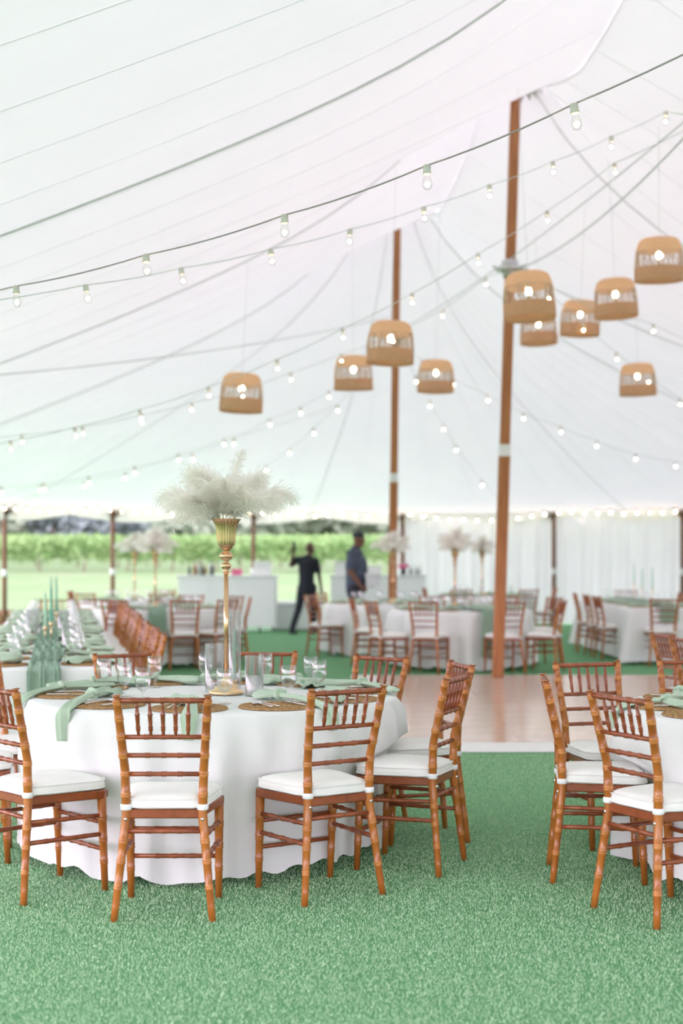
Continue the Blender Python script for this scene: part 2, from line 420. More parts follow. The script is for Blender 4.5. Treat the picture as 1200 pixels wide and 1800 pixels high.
# ------------------------------------------------------------------ dance floor
def dance_floor():
    x0, x1, y0, y1 = .42, 7.2, 10.92, 17.2
    r = thing('dance_floor', 'glossy pinkish wood dance floor with white edging between the tables', 'dance floor', (0, 0, 0))
    nx, ny = 7, 7; dx = (x1-x0)/nx; dy = (y1-y0)/ny
    me = MB().box((0, 0, .015), (dx-.002, dy-.002, .030), 0, .001).mesh('panel', 'dance_wood', False)
    for i in range(nx):
        for j in range(ny): link('panel', me, r, (x0+(i+.5)*dx, y0+(j+.5)*dy, 0))
    for (a, b_, c_, d_) in ((x0-.3, x1+.3, y0-.33, y0), (x0-.3, x1+.3, y1, y1+.12)):
        MB().add([(a, c_, .004), (b_, c_, .004), (b_, d_, .004), (a, d_, .004)]+[(a, c_+(0 if c_ > 12 else .02), .012 if c_ < 12 else .03), (b_, c_+(0 if c_ > 12 else .02), .012 if c_ < 12 else .03), (b_, d_, .032 if c_ < 12 else .012), (a, d_, .032 if c_ < 12 else .012)],
                 [(3, 2, 1, 0), (4, 5, 6, 7), (0, 1, 5, 4), (1, 2, 6, 5), (2, 3, 7, 6), (3, 0, 4, 7)]).build('edging', 'dance_edge', r, False)
    MB().box((x0-.15, (y0+y1)/2, .016), (.30, y1-y0, .026), 0, .004).build('edging', 'dance_edge', r, False)
dance_floor()

# ------------------------------------------------------------------ chair
def beaded(p0, p1, r0, r1, beads, seg, bead_r=1.16, bw=.006, n=1):
    """tube from p0 to p1 with double bamboo beads at fractions"""
    p0 = Vector(p0); p1 = Vector(p1); L = (p1-p0).length
    S = [(0, 1.0, 0), (1, 1.0, 0)]
    for f in beads:
        h = bw/L
        S += [(f-2.1*h, 1, 0), (f-1.2*h, bead_r, 0), (f-.15*h, 1.02, 0), (f+.15*h, 1.02, 0), (f+1.2*h, bead_r, 0), (f+2.1*h, 1, 0)] if seg > 6 else [(f-2*h, 1, 0), (f, bead_r, 0), (f+2*h, 1, 0)]
    S = sorted(x for x in S if 0 <= x[0] <= 1)
    return [p0.lerp(p1, s[0]) for s in S], [(r0+(r1-r0)*s[0])*s[1] for s in S]
def chair_meshes(seg, cush):
    D = {}
    zs = .44
    def post(sx):
        b = MB()
        K = [Vector((sx*.197, 0, 0)), Vector((sx*.153, .045, .42)), Vector((sx*.158, .04, .60)), Vector((sx*.182, -.03, .905))]
        Z = [0, .42, .60, .905]
        def P(z):
            for i in range(3):
                if z <= Z[i+1]: return K[i].lerp(K[i+1], (z-Z[i])/(Z[i+1]-Z[i]))
            return K[3]
        bz = [.135, .235, .315, .50, .584, .661, .737, .812, .878] if seg > 6 else [.235, .5, .661, .812]
        S = [(0, .0145), (.2, .0165), (.42, .019), (.60, .018), (.892, .0165)]
        def rad(z):
            for i in range(4):
                if z <= S[i+1][0]: return S[i][1]+(S[i+1][1]-S[i][1])*(z-S[i][0])/(S[i+1][0]-S[i][0])
            return S[-1][1]
        L = [(z, rad(z)) for z in (0, .06, .28, .36, .42, .46, .60, .70, .892)]
        for z in bz:
            L += [(z-.0105, rad(z)), (z-.006, rad(z)*1.17), (z-.001, rad(z)*1.03), (z+.001, rad(z)*1.03), (z+.006, rad(z)*1.17), (z+.0105, rad(z))] if seg > 6 else [(z-.01, rad(z)), (z, rad(z)*1.18), (z+.01, rad(z))]
        L += [(.893, .011), (.899, .011), (.905, .018), (.915, .0195), (.921, .0165), (.923, .005)]
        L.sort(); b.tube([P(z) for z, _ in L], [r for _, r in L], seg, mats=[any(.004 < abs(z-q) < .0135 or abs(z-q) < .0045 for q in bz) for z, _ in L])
        return b.mesh('back_post', ['wood_post', 'wood_bead_highlight'])
    D['back_post'] = [post(-1), post(1)]
    def fleg(sx):
        b = MB(); pts, rr = beaded((sx*.187, .405, 0), (sx*.19, .385, .425), .0145, .0205, [.3, .53, .75], seg); b.tube(pts, rr, seg); return b.mesh('front_leg', 'wood_post')
    D['front_leg'] = [fleg(-1), fleg(1)]
    # seat frame: trapezoid with rounded front
    def outline(off=0):
        P = []
        for x, y in ((-.155, .03), (.155, .03)): P.append((x+math.copysign(off, x), y-off))
        n = 5
        for k in range(n): a = -PI/2*(1-k/(n-1)); P.append((.205-.03+off+.03*math.cos(a)+.0, .375+.03*math.sin(a)+.03+off*.5))
        for k in range(n): a = PI/2*k/(n-1); P.append((.175+off-.0+.03*math.cos(a), .395+.03*math.sin(a)+off)) if False else None
        return P
    base = [(-.150, .035), (.150, .035), (.212, .385), (.195, .415), (-.195, .415), (-.212, .385)]
    b = MB(); V = [(x*s, .22+(y-.22)*s, z) for z, s in ((.405, .97), (.410, 1), (.438, 1), (.442, .98)) for x, y in base]; n6 = 6
    F = [tuple(range(5, -1, -1)), tuple(range(18, 24))]+[(l*6+i, l*6+(i+1) % 6, l*6+6+(i+1) % 6, l*6+6+i) for l in range(3) for i in range(6)]
    D['seat_frame'] = [b.add(V, F).mesh('seat_frame', 'wood_rail', False)]
    # cushion: soft trapezoid
    N = 40 if cush else 16
    def sq(a):
        ca, sa = math.cos(a), math.sin(a); e = .36
        x = math.copysign(abs(ca)**e, ca); y = math.copysign(abs(sa)**e, sa); return x, y
    prof = [(.0, .503), (.5, .505), (.80, .500), (.93, .491), (.985, .480), (1.0, .468), (1.0, .458), (.985, .447), (.90, .442), (0, .442)]
    if not cush: prof = [(0, .503), (.6, .503), (.93, .490), (1.0, .468), (.97, .444), (0, .442)]
    b = MB()
    def cp(i, j, q=1.0):
        a = 2*PI*i/N; x, y = sq(a); k, z = prof[j]; yy = .225+y*.198*k*q; wdt = .163+(.217-.163)*(yy-.03)/.39
        return (x*wdt*k*q, yy, z+.006*math.sin(i*1.7)*(.3 if k > .9 else 0))
    b.grid(cp, N, len(prof), closed_u=True); D['cushion'] = [b.mesh('cushion', 'cushion')]
    if cush:
        b = MB()
        for zz in (.484, .452):
            P = [];
            for i in range(N+1):
                a = 2*PI*i/N; x, y = sq(a); yy = .225+y*.198; wdt = .163+(.217-.163)*(yy-.03)/.39; P.append((x*(wdt*.995), yy, zz))
            b.tube(P, .0035, 5, caps=False)
        D['piping'] = [b.mesh('piping', 'cushion')]
    def strap(sx):
        b = MB(); b.lathe([(.0205, -.012), (.0235, -.009), (.0235, .009), (.0205, .012)], 12, (sx*.154, .044, .452)); 
        b.box((sx*.150, .066, .452), (.012, .03, .02)); return b.mesh('cushion_strap', 'strap')
    D['cushion_strap'] = [strap(-1), strap(1)]
    def post_x(z): return .153+(.005*(z-.42)/.18 if z < .6 else .005+.024*(z-.6)/.305)
    def post_y(z): return .045-.005*(z-.42)/.18 if z < .6 else .04-.07*(z-.6)/.305
    def rail(z, nb, r=.0098):
        x = post_x(z); y = post_y(z); b = MB(); pts, rr = beaded((-x, y, z), (x, y, z), r, r, nb, seg, 1.25, .005); b.tube(pts, rr, seg, flat=1.0); return b
    D['top_rail'] = [rail(.886, [.17, .335, .5, .665, .83], .0115).mesh('top_rail', 'wood_rail')]
    D['back_rail'] = [rail(z, [.3, .5, .7]).mesh('back_rail', 'wood_rail') for z in (.737, .661, .584)]
    sp = []
    for k in range(-2, 3):
        b = MB(); z0, z1 = .735, .884
        pts, rr = beaded((k*.0495, post_y(z0), z0), (k*.0515, post_y(z1), z1), .0058, .0058, [], seg)
        A, B = Vector((k*.0495, post_y(z0), z0)), Vector((k*.0515, post_y(z1), z1))
        S = [(0, .0052), (.18, .0075), (.22, .0105), (.25, .0078), (.28, .0105), (.32, .008), (.6, .0095), (.63, .0115), (.66, .0085), (.85, .0062), (1, .0052)]
        b.tube([A.lerp(B, s) for s, _ in S], [r for _, r in S], max(seg-2, 5)); sp.append(b.mesh('spindle', 'wood_rail'))
    D['spindle'] = sp
    st = []
    def stretch(a, b_, nb):
        b = MB(); pts, rr = beaded(a, b_, .0098, .0098, nb, seg, 1.22, .005); b.tube(pts, rr, seg); st.append(b.mesh('stretcher', 'wood_rail'))
    stretch((-.158, .038, .355), (.158, .038, .355), [.3, .5, .7])
    for sx in (-1, 1):
        stretch((sx*.162, .034, .335), (sx*.19, .39, .33), [.25, .5, .75]); stretch((sx*.171, .027, .25), (sx*.189, .396, .248), [.25, .5, .75])
    stretch((-.189, .392, .298), (.189, .392, .298), [.3, .5, .7]); stretch((-.188, .398, .18), (.188, .398, .18), [.3, .5, .7])
    D['stretcher'] = st
    if cush:
        bl = []
        for sx in (-1, 1):
            b = MB(); b.tube([(sx*.154, .032, .405), (sx*.154, .020, .405)], [.0075, .006], 10); bl.append(b.mesh('bolt', 'silver'))
        D['bolt'] = bl
    return D
CH_HI = chair_meshes(14, True); CH_LO = chair_meshes(6, False)
CHAIRS = []
def chair(x, y, face_deg, label, group, hi=True, s=1.0):
    r = thing('bamboo_chair', label, 'chair', (x, y, 0), math.radians(face_deg)-PI/2, group)
    r.scale = (s, s, s)
    D = CH_HI if hi else CH_LO
    cu = None
    for k in ('back_post', 'front_leg', 'seat_frame', 'cushion', 'top_rail', 'back_rail', 'spindle', 'stretcher', 'bolt'):
        for m in D.get(k, []):
            o = link(k, m, r)
            if k == 'cushion': cu = o; cu['label'] = 'white padded seat cushion'
    for k in ('piping', 'cushion_strap'):
        for m in D.get(k, []): link(k, m, cu)
    CHAIRS.append((x, y, face_deg)); return r

# ------------------------------------------------------------------ tablecloths and tables
TOP = .765
def round_cloth(cx, cy_, R, label, chairs=(), group=None, seg=200, seed=1, zb=.045):
    rg = random.Random(seed); ph = [(rg.choice([11, 14, 17, 21, 25, 29, 34]), rg.uniform(0, 2*PI), rg.uniform(.5, 1)) for _ in range(7)]
    prof = [(0, TOP-.003), (.5, TOP-.003), (.9, TOP-.003), (.97, TOP-.003), (.993, TOP-.007), (1.0, TOP-.018)]
    zz = [.70, .64, .57, .50, .43, .36, .29, .22, .15, .09, .045]
    dents = []
    for (x, y, f) in chairs:
        fx, fy = x+.42*math.cos(math.radians(f)), y+.42*math.sin(math.radians(f))
        dents.append((math.atan2(fy-cy_, fx-cx), math.hypot(fx-cx, fy-cy_)))
    nj = len(prof)+len(zz)
    def fn(i, j):
        a = 2*PI*i/seg
        if j < len(prof): r, z = prof[j][0]*R, prof[j][1]
        else:
            z = zz[j-len(prof)]; k = (TOP-z)/(TOP-.045)
            w = sum(am*math.sin(n*a+p) for n, p, am in ph)/4.2
            w = math.copysign(abs(w)**.8, w)
            r = R+.022+.028*k+.105*k**.55*w
            for da, dr in dents:
                dd = (a-da+PI) % (2*PI)-PI
                q = min(1, max(0, (.37-abs(dd))/.11)); q = q*q*(3-2*q)
                if z < .54 and dr-.015 < r+.0: r = r+(min(r, dr-.015)-r)*q*min(1, max(0, (.60-z)/.12))
            if j == nj-1: z = zb+.02*math.sin(3*a+seed)+.045*w
        return (r*math.cos(a), r*math.sin(a), z)
    b = MB(); b.grid(fn, seg, nj, closed_u=True)
    o = b.build('tablecloth', 'cloth'); o.location = (cx, cy_, 0)
    return tag(o, label, 'tablecloth', group)
def round_table(cx, cy_, R, label):
    r = thing('round_table', label, 'table', (cx, cy_, 0))
    MB().lathe([(.01, .735), (R-.02, .735), (R-.008, .738), (R-.008, .752), (R-.02, .755), (.01, .755)], 40).build('tabletop', 'bar_white', r)
    for k in range(4):
        a = PI/4+k*PI/2; q = R*.62
        MB().tube([(q*math.cos(a), q*math.sin(a), 0), (q*math.cos(a), q*math.sin(a), .735)], .016, 8).build('leg', 'steel', r)
    for s in (-1, 1): MB().tube([(-R*.44, s*R*.44, .16), (R*.44, s*R*.44, .16)], .011, 8).build('crossbar', 'steel', r)
    return r
def rect_cloth(p, ang, L, W, label, seed=3, group=None, seg=260, flare=.10):
    """p: middle of near end; ang: heading of the long axis"""
    rg = random.Random(seed); ph = [(rg.uniform(3, 11), rg.uniform(0, 6)) for _ in range(5)]
    per = 2*(L+W)
    def edge(t):
        t = (t % 1)*per
        if t < W: return (-W/2+t, 0), (0, -1), min(t, W-t)
        t -= W
        if t < L: return (W/2, t), (1, 0), min(t, L-t)
        t -= L
        if t < W: return (W/2-t, L), (0, 1), min(t, W-t)
        t -= W
        return (-W/2, L-t), (-1, 0), min(t, L-t)
    zz = [TOP-.003, TOP-.003, TOP-.02, .68, .58, .46, .34, .22, .12, .045]
    def fn(i, j):
        (x, y), (nx, ny), dc = edge(i/seg)
        if j == 0: return (x*.2, L/2+(y-L/2)*.9, zz[0])
        z = zz[j]; k = max(0, (TOP-.02-z)/.70); s_ = i/seg*per
        w = sum(math.sin(s_*n+p_) for n, p_ in ph)/5
        o = .01 if j > 1 else 0
        o += k*(.02+.05*w)+flare*k*math.exp(-dc/.07)
        cxn = math.exp(-dc/.05)
        sx = math.copysign(1, x) if abs(x) > .01 else 0; sy = 1 if y > L/2 else -1
        vx, vy = nx*(1-cxn)+sx*cxn, ny*(1-cxn)+sy*cxn
        return (x+vx*o, y+vy*o, z)
    b = MB(); b.grid(fn, seg, len(zz), closed_u=True)
    o = b.build('tablecloth', 'cloth'); o.location = (p[0], p[1], 0); o.rotation_euler = (0, 0, ang-PI/2)
    return tag(o, label, 'tablecloth', group)
def rect_table(p, ang, L, W, label):
    r = thing('banquet_table', label, 'table', (p[0], p[1], 0), ang-PI/2)
    MB().box((0, L/2, .745), (W-.02, L-.02, .025), 0, .004).build('tabletop', 'bar_white', r, False)
    n = max(2, int(L/2.4)+1)
    for i in range(n):
        for s in (-1, 1):
            y = .2+(L-.4)*i/(n-1); MB().tube([(s*W*.38, y, 0), (s*W*.38, y, .735)], .016, 8).build('leg', 'steel', r)
    return r

# ------------------------------------------------------------------ tableware
def goblet_mesh(seg=24):
    b = MB(); b.lathe([(.0, .004), (.012, .005), (.030, .003), (.033, .001), (.033, .0), (.0, .0)], seg)
    b.lathe([(.010, .004), (.0055, .012), (.0042, .03), (.005, .046), (.011, .054), (.024, .064), (.034, .080), (.0385, .100), (.0395, .120), (.0375, .145), (.035, .165), (.0338, .165), (.036, .145), (.038, .12), (.037, .10), (.0325, .081), (.022, .066), (.008, .0575), (0, .056)], seg)
    return b
GOB = goblet_mesh(28).mesh('goblet', 'glass'); GOB_LO = goblet_mesh(12).mesh('goblet_small', 'glass')
def goblet(x, y, label, group=None, hi=True, z=TOP, s=1.0):
    o = link('water_goblet', GOB if hi else GOB_LO, None, (x, y, z)); o.scale = (s, s, s); return tag(o, label, 'glass', group)
def placemat_mesh(nr, na):
    b = MB(); R = .178; V = []; nz = 40
    def fn(i, j):
        a = 2*PI*i/na; r = R*j/(nr-1)
        ring = r/.026; fr = ring-math.floor(ring)
        h = .0045+.0045*abs(math.sin(PI*fr))*(.7+.5*math.sin(a*(10+6*math.floor(ring))+PI*fr*1.4))
        if j == nr-1: h = .0
        rr = r+(.003*math.sin(a*44) if j >= nr-3 else 0)
        return (rr*math.cos(a), rr*math.sin(a), h)
    b.grid(fn, na, nr, closed_u=True); return b
PM = placemat_mesh(36, 130).mesh('placemat', 'seagrass'); PM_LO = placemat_mesh(9, 28).mesh('placemat_small', 'seagrass')
def placemat(x, y, label, group=None, hi=True, z=TOP):
    return tag(link('woven_placemat', PM if hi else PM_LO, None, (x, y, z), random.uniform(0, 6)), label, 'placemat', group)
def ribbon(b, path, widths, thick, folds, phase=0.0, seg=26, up=Vector((0, 0, 1))):
    """folded cloth strip lofted along a path"""
    path = [Vector(p) for p in path]; n = len(path); V = []; F = []
    for i in range(n):
        t = (path[min(i+1, n-1)]-path[max(i-1, 0)]).normalized()
        sx = t.cross(up)
        if sx.length < .15: sx = ribbon.last
        sx = sx.normalized(); ribbon.last = sx; sy = sx.cross(t)
        w = widths[i]
        for k in range(seg):
            a = 2*PI*k/seg; u = math.cos(a)
            h = thick*(1-.55*abs(u))*math.sin(a)+folds*(w/.1)*(math.sin(u*5.2+phase+i*.22)+.6*math.sin(u*10.3-phase+i*.35))
            V.append(path[i]+sx*(u*w/2)+sy*h)
    for i in range(n-1):
        for k in range(seg): F.append((i*seg+k, i*seg+(k+1) % seg, (i+1)*seg+(k+1) % seg, (i+1)*seg+k))
    F.append(tuple(range(seg-1, -1, -1))); F.append(tuple(range((n-1)*seg, n*seg)))
    b.add(V, F)
ribbon.last = Vector((1, 0, 0))
def napkin(pts_in, knot, pts_out, label, group=None, win=.12, wout=.075, cat='napkin', seed=0):
    rg = random.Random(seed); r = thing('knotted_napkin', label, cat, knot, 0, group); K = Vector(knot)
    def smooth(P, n=14):
        P = [Vector(p)-K for p in P]; out = []
        for i in range(len(P)-1):
            p0 = P[max(i-1, 0)]; p1 = P[i]; p2 = P[i+1]; p3 = P[min(i+2, len(P)-1)]
            for k in range(n//2):
                t = k/(n//2); out.append(.5*((2*p1)+(p2-p0)*t+(2*p0-5*p1+4*p2-p3)*t*t+(3*p1-p0-3*p2+p3)*t**3))
        out.append(P[-1]); return out
    for nm, P, wd, f in (('folded_end', [knot]+list(pts_in), win, .009), ('loose_end', [knot]+list(pts_out), wout, .006)):
        S = smooth(P); n = len(S); b = MB()
        W = [.035+(wd-.035)*min(1, (i/(n-1))*1.5)**.8*(1 if i < n*.72 else 1-(.25 if nm == 'folded_end' else .75)*((i/(n-1))-.72)/.28) for i in range(n)]
        ribbon(b, S, W, .013, f, rg.uniform(0, 6)); b.build(nm, 'napkin', r)
    b = MB(); d = (Vector(pts_out[0])-Vector(pts_in[0])); d.z = 0; d.normalize(); s_ = Vector((-d.y, d.x, 0))
    P = []; 
    for i in range(13):
        a = 2*PI*i/12; P.append(s_*(math.cos(a)*.023)+Vector((0, 0, 1))*(math.sin(a)*.017+.004)+d*(.008*math.sin(2*a)))
    b.tube(P, [.013+.003*math.sin(i*2.1) for i in range(13)], 8, caps=False); b.ball((0, 0, .004), (.02, .02, .015)); b.build('knot', 'napkin', r)
    return r
def fork_mesh():
    b = MB(); V = []
    b.tube([(0, -.10, .004), (0, -.03, .006), (0, .03, .008), (0, .055, .005)], [.0065, .0035, .003, .008], 8, flat=.35)
    b.box((0, .066, .004), (.024, .022, .0025))
    for k in (-1.5, -.5, .5, 1.5): b.tube([(k*.0065, .075, .004), (k*.0065, .10, .007), (k*.006, .118, .011)], [.0021, .0019, .0012], 5)
    return b.mesh('fork', 'silver')
def knife_mesh():
    b = MB(); b.tube([(0, -.11, .005), (0, -.01, .005), (0, .0, .005)], [.007, .0055, .004], 8, flat=.5)
    b.add([(-.008, 0, .003), (.009, 0, .003), (.010, .08, .003), (.002, .115, .003), (-.007, .10, .003), (-.008, 0, .0045), (.009, 0, .0045), (.010, .08, .0045), (.002, .115, .0045), (-.007, .10, .0045)],
          [(4, 3, 2, 1, 0), (5, 6, 7, 8, 9)]+[(i, (i+1) % 5, 5+(i+1) % 5, 5+i) for i in range(5)]); return b.mesh('knife', 'silver', False)
FORK, KNIFE = fork_mesh(), knife_mesh()

def cylinder_vase(x, y, r, h, label, name='glass_cylinder', group=None, z=TOP, seg=32):
    b = MB(); b.lathe([(0, 0), (r, 0), (r, .004), (r, h), (r-.0025, h+.001), (r-.0025, .008), (0, .008)], seg)
    o = b.build(name, 'glass'); o.location = (x, y, z); return tag(o, label, 'vase', group)

# vase with plumes
def tall_vase_meshes():
    fl = lambda a, i: 1+(.045*math.cos(22*a) if 6 <= i <= 12 else 0)
    D = {}
    D['base'] = MB().lathe([(0, 0), (.085, 0), (.088, .006), (.088, .014), (.078, .020), (.062, .026), (.060, .036), (.045, .046), (.028, .054), (.022, .07), (.016, .085), (.0105, .09)], 36).mesh('base', 'gold_soft')
    D['stem'] = MB().tube([(0, 0, .085), (0, 0, .62)], .0125, 18).mesh('stem', 'gold')
    D['knop'] = MB().lathe([(.0105, .612), (.017, .616), (.017, .622), (.012, .626), (.021, .634), (.0265, .648), (.021, .660), (.013, .665), (.013, .672), (.028, .682), (.036, .697), (.028, .712), (.016, .718), (.016, .724)], 30).mesh('knop', 'gold')
    prof = [(.016, .722), (.022, .728), (.030, .735), (.034, .739), (.034, .745), (.040, .750), (.043, .757), (.045, .775), (.047, .80), (.0495, .825), (.054, .85), (.062, .870), (.070, .878), (.075, .881), (.075, .884), (.067, .883), (.05, .85), (.042, .80), (.038, .76)]
    D['bowl'] = MB().lathe(prof, 132, flute=fl).mesh('bowl', 'gold')
    return D
TV = tall_vase_meshes()
def tall_vase(x, y, label, sz=1.0, group=None):
    r = thing('tall_vase', label, 'vase', (x, y, TOP), 0, group); r.scale = (1, 1, sz)
    for k, m in TV.items(): link(k, m, r)
    return r
def plume_mesh(L, reach, droop, width, seed, dens):
    rg = random.Random(seed); b = MB(); n = 26; P = []
    for i in range(n+1):
        s_ = i/n; P.append(Vector((reach*(s_**1.35), 0, L*(s_-.10*s_*s_)-droop*s_**4)))
    b.cm = 1; b.tube(P[:-1], [.0020*(1-.8*i/n) for i in range(n)], 5); b.cm = 0
    V = []; F = []
    for i in range(dens):
        s_ = .16+.84*i/(dens-1); k = s_*n; i0 = min(int(k), n-1); p = P[i0].lerp(P[i0+1], k-i0); t = (P[i0+1]-P[i0]).normalized(); nm = t.cross(Vector((0, 1, 0)))
        env = min(1, ((s_-.10)/.30))**.7*(1-.35*max(0, (s_-.6)/.4)**2)
        for sg in (-1, 1):
            for dup in range(2):
                l = width*env*rg.uniform(.7, 1.25)
                dr = (Vector((0, sg, 0))*rg.uniform(.45, 1.0)+t*rg.uniform(.3, .9)+nm*rg.uniform(-.8, .8)).normalized()
                w = .0018+.0012*rg.random(); q = p.copy(); o = len(V); up = Vector((rg.uniform(-1, 1), rg.uniform(-1, 1), rg.uniform(-1, 1))); wv = dr.cross(up).normalized(); cu = Vector((rg.uniform(-.22, .22), rg.uniform(-.22, .22), rg.uniform(-.30, .02)))
                for j in range(5):
                    f = j/4; ww = w*(1-.4*f); V += [q-wv*ww, q+wv*ww]
                    dr = (dr+cu*(.5+f)).normalized(); q = q+dr*(l/4)
                for j in range(4): F.append((o+2*j, o+2*j+1, o+2*j+3, o+2*j+2))
    b.add(V, F); return b.mesh('plume', ['plume', 'quill'])
PLUMES = [plume_mesh(.29, .15, .05, .085, 1, 110), plume_mesh(.24, .26, .10, .090, 2, 110), plume_mesh(.36, .075, .015, .05, 3, 120), plume_mesh(.155, .23, .11, .085, 4, 100)]
def bouquet(x, y, z, label, seed=0, n=15, group=None, s=1.0, tall=True):
    rg = random.Random(seed); r = thing('feather_bouquet', label, 'feathers', (x, y, z), 0, group); r.scale = (s, s, s)
    k = 0
    for i in range(n):
        a = 2*PI*i/n*1.0+rg.uniform(-.25, .25)
        m = PLUMES[[0, 1, 3][i % 3]]
        o = link('plume', m, r, (.03*math.cos(a), .03*math.sin(a), -.02+rg.uniform(-.02, .02))); o.rotation_euler = (rg.uniform(-.35, .35), rg.uniform(-.12, .12), a); q = rg.uniform(.88, 1.1); o.scale = (q, q, q)
    for i in range(4):
        a = rg.uniform(0, 2*PI); o = link('plume', PLUMES[0], r, (0, 0, .0)); o.rotation_euler = (rg.uniform(-.3, .3), -.45, a)
    if tall:
        o = link('plume', PLUMES[2], r, (0, 0, 0)); o.rotation_euler = (0, 0, 0.15)
    return r

# ------------------------------------------------------------------ left round table (foreground)
T1 = Vector((-.645, 7.2, 0)); R1 = .925
def polar(c, r, deg): return c.x+r*math.cos(math.radians(deg)), c.y+r*math.sin(math.radians(deg))
G1 = 'chairs around the left foreground table'
w = 'warm brown bamboo-style chair, '
t1 = [(-.712, 5.68, 90, w+'back squarely to viewer, front centre of the left foreground table', True),
      (.012, 6.03, 123, w+'turned slightly, on the right of the front-centre chair, white cushion', True),
      (.516, 6.65, 158, w+'seen side-on at the right of the left foreground table', True),
      (.60, 7.44, 193, 'bamboo-style chair, half hidden behind the side-on chair right of the left table', True),
      (.205, 7.95, 229, w+'facing viewer behind the napkins at back right of left table', True),
      (-.455, 8.33, 262, w+'facing viewer behind the gold vase of the left table', True),
      (-1.24, 8.19, 303, w+'facing viewer behind the cluster of goblets on left table', True),
      (-1.93, 7.60, 336, w+'its one post just inside the left edge, behind the nearer one', True),
      (-2.02, 6.86, 12, w+'only its cushion edge showing at the left picture edge', True),
      (-1.46, 6.09, 42, w+'cut by the left picture edge, nearest of that side', True)]
for x, y, f, lb, hi in t1: chair(x, y, f, lb, G1, hi)
round_table(T1.x, T1.y, R1, 'round folding table under the left foreground white cloth')
round_cloth(T1.x, T1.y, R1, 'white floor-length cloth on the left foreground round table', [(c[0], c[1], c[2]) for c in t1], seed=4)

seat_desc = ['before the front-centre chair of the left table', 'before the turned chair, left table', 'before the side-on chair right of left table',
             'at the far right of the left table', 'at back right of the left table', 'behind the gold vase on the left table', 'behind the goblet cluster on left table',
             'at far left rim of left table, further one', 'at the left rim of the left table', 'at the left front of the left table']
seat_ang = [-90, -56, -24, 13, 46, 80, 120, 158, 188, 222]
NAP = [([(.60, -98), (.48, -108)], (.70, -93), [(.82, -92), (.92, -91.5)], .11),
       ([(.42, -44), (.33, -42)], (.51, -47), [(.68, -47), (.92, -51)], .09),
       ([(.66, -12), (.58, -2)], (.70, -24), [(.76, -34), (.84, -42)], 0),
       ([(.70, 34), (.62, 46)], (.80, 20), [(.87, 6), (.92, -5)], 0),
       ([(.60, 40), (.52, 30)], (.66, 52), [(.70, 64), (.78, 74)], 0),
       ([(.62, 70), (.55, 58)], (.68, 82), [(.72, 92), (.80, 100)], 0),
       ([(.62, 112), (.5, 104)], (.70, 122), [(.78, 132), (.86, 140)], 0),
       ([(.68, 142), (.60, 132)], (.75, 154), [(.83, 162), (.90, 168)], 0),
       ([(.68, 168), (.60, 158)], (.78, 178), [(.86, 186), (.93, 193)], .03),
       ([(.56, 198), (.49, 188)], (.65, 211), [(.78, 222), (.92, 229)], .14)]
seat_ang = [-94, -61, -24, 10, 50, 82, 120, 156, 187, 231]
for i, (a, sd) in enumerate(zip(seat_ang, seat_desc)):
    x, y = polar(T1, .715, a); placemat(x, y, 'round braided seagrass placemat '+sd, 'placemats on the left foreground table')
    inn, kn, out, drop = NAP[i]; z = TOP+.024
    q = lambda L, dz=0: [(*polar(T1, r_, a_), z+dz) for r_, a_ in L]
    o_ = q(out)
    if drop:
        o_[-1] = (o_[-1][0], o_[-1][1], TOP+.008); la = out[-1][1]; da = la-out[-2][1]
        o_ += [(*polar(T1, .965, la+da*.15), TOP-.03), (*polar(T1, .985, la+da*.3), TOP-drop)]
    napkin(q(inn), (*polar(T1, *kn), z+.006), o_, 'sage green knotted napkin '+sd, 'napkins on the left foreground table', .125, .078, seed=i)
    ta = math.radians(a)
    for k, (off, m, nm) in enumerate(((-.075, FORK, 'dinner_fork'), (-.045, FORK, 'salad_fork'), (.085, KNIFE, 'table_knife'))):
        sgn = -1
        fx = x+math.cos(ta+PI/2)*off; fy = y+math.sin(ta+PI/2)*off
        o = link(nm, m, None, (fx, fy, TOP+.010), ta+PI/2+random.uniform(-.08, .08))
        tag(o, {'dinner_fork': 'outer silver fork ', 'salad_fork': 'inner silver fork ', 'table_knife': 'silver knife '}[nm]+sd, 'fork' if m is FORK else 'knife', 'cutlery on the left foreground table')
gob = [(-1.235, 7.40, 'leftmost clear goblet of the cluster on the left table'), (-1.08, 7.08, 'second clear goblet from left in the left table cluster'),
       (-.944, 6.76, 'nearest clear goblet of the cluster, beside the front-centre chair top'), (-.994, 7.57, 'clear goblet at the right end and back of the left cluster'),
       (-.74, 7.75, 'clear goblet standing behind the middle glass cylinder'), (-.553, 6.72, 'clear goblet directly in front of the gold vase base'),
       (-.415, 7.76, 'clear goblet behind the short candle cylinder'), (-.257, 6.90, 'clear goblet right of the short candle cylinder'),
       (-.162, 7.53, 'taller-looking left goblet of the overlapping pair at right'), (-.114, 7.24, 'right and nearer goblet of the overlapping pair at right')]
for x, y, lb in gob: goblet(x, y, lb, 'goblets on the left foreground table')
vx, vy = -.582, 7.18
tall_vase(vx, vy, 'tall gold trumpet vase on a slim stem, left foreground table')
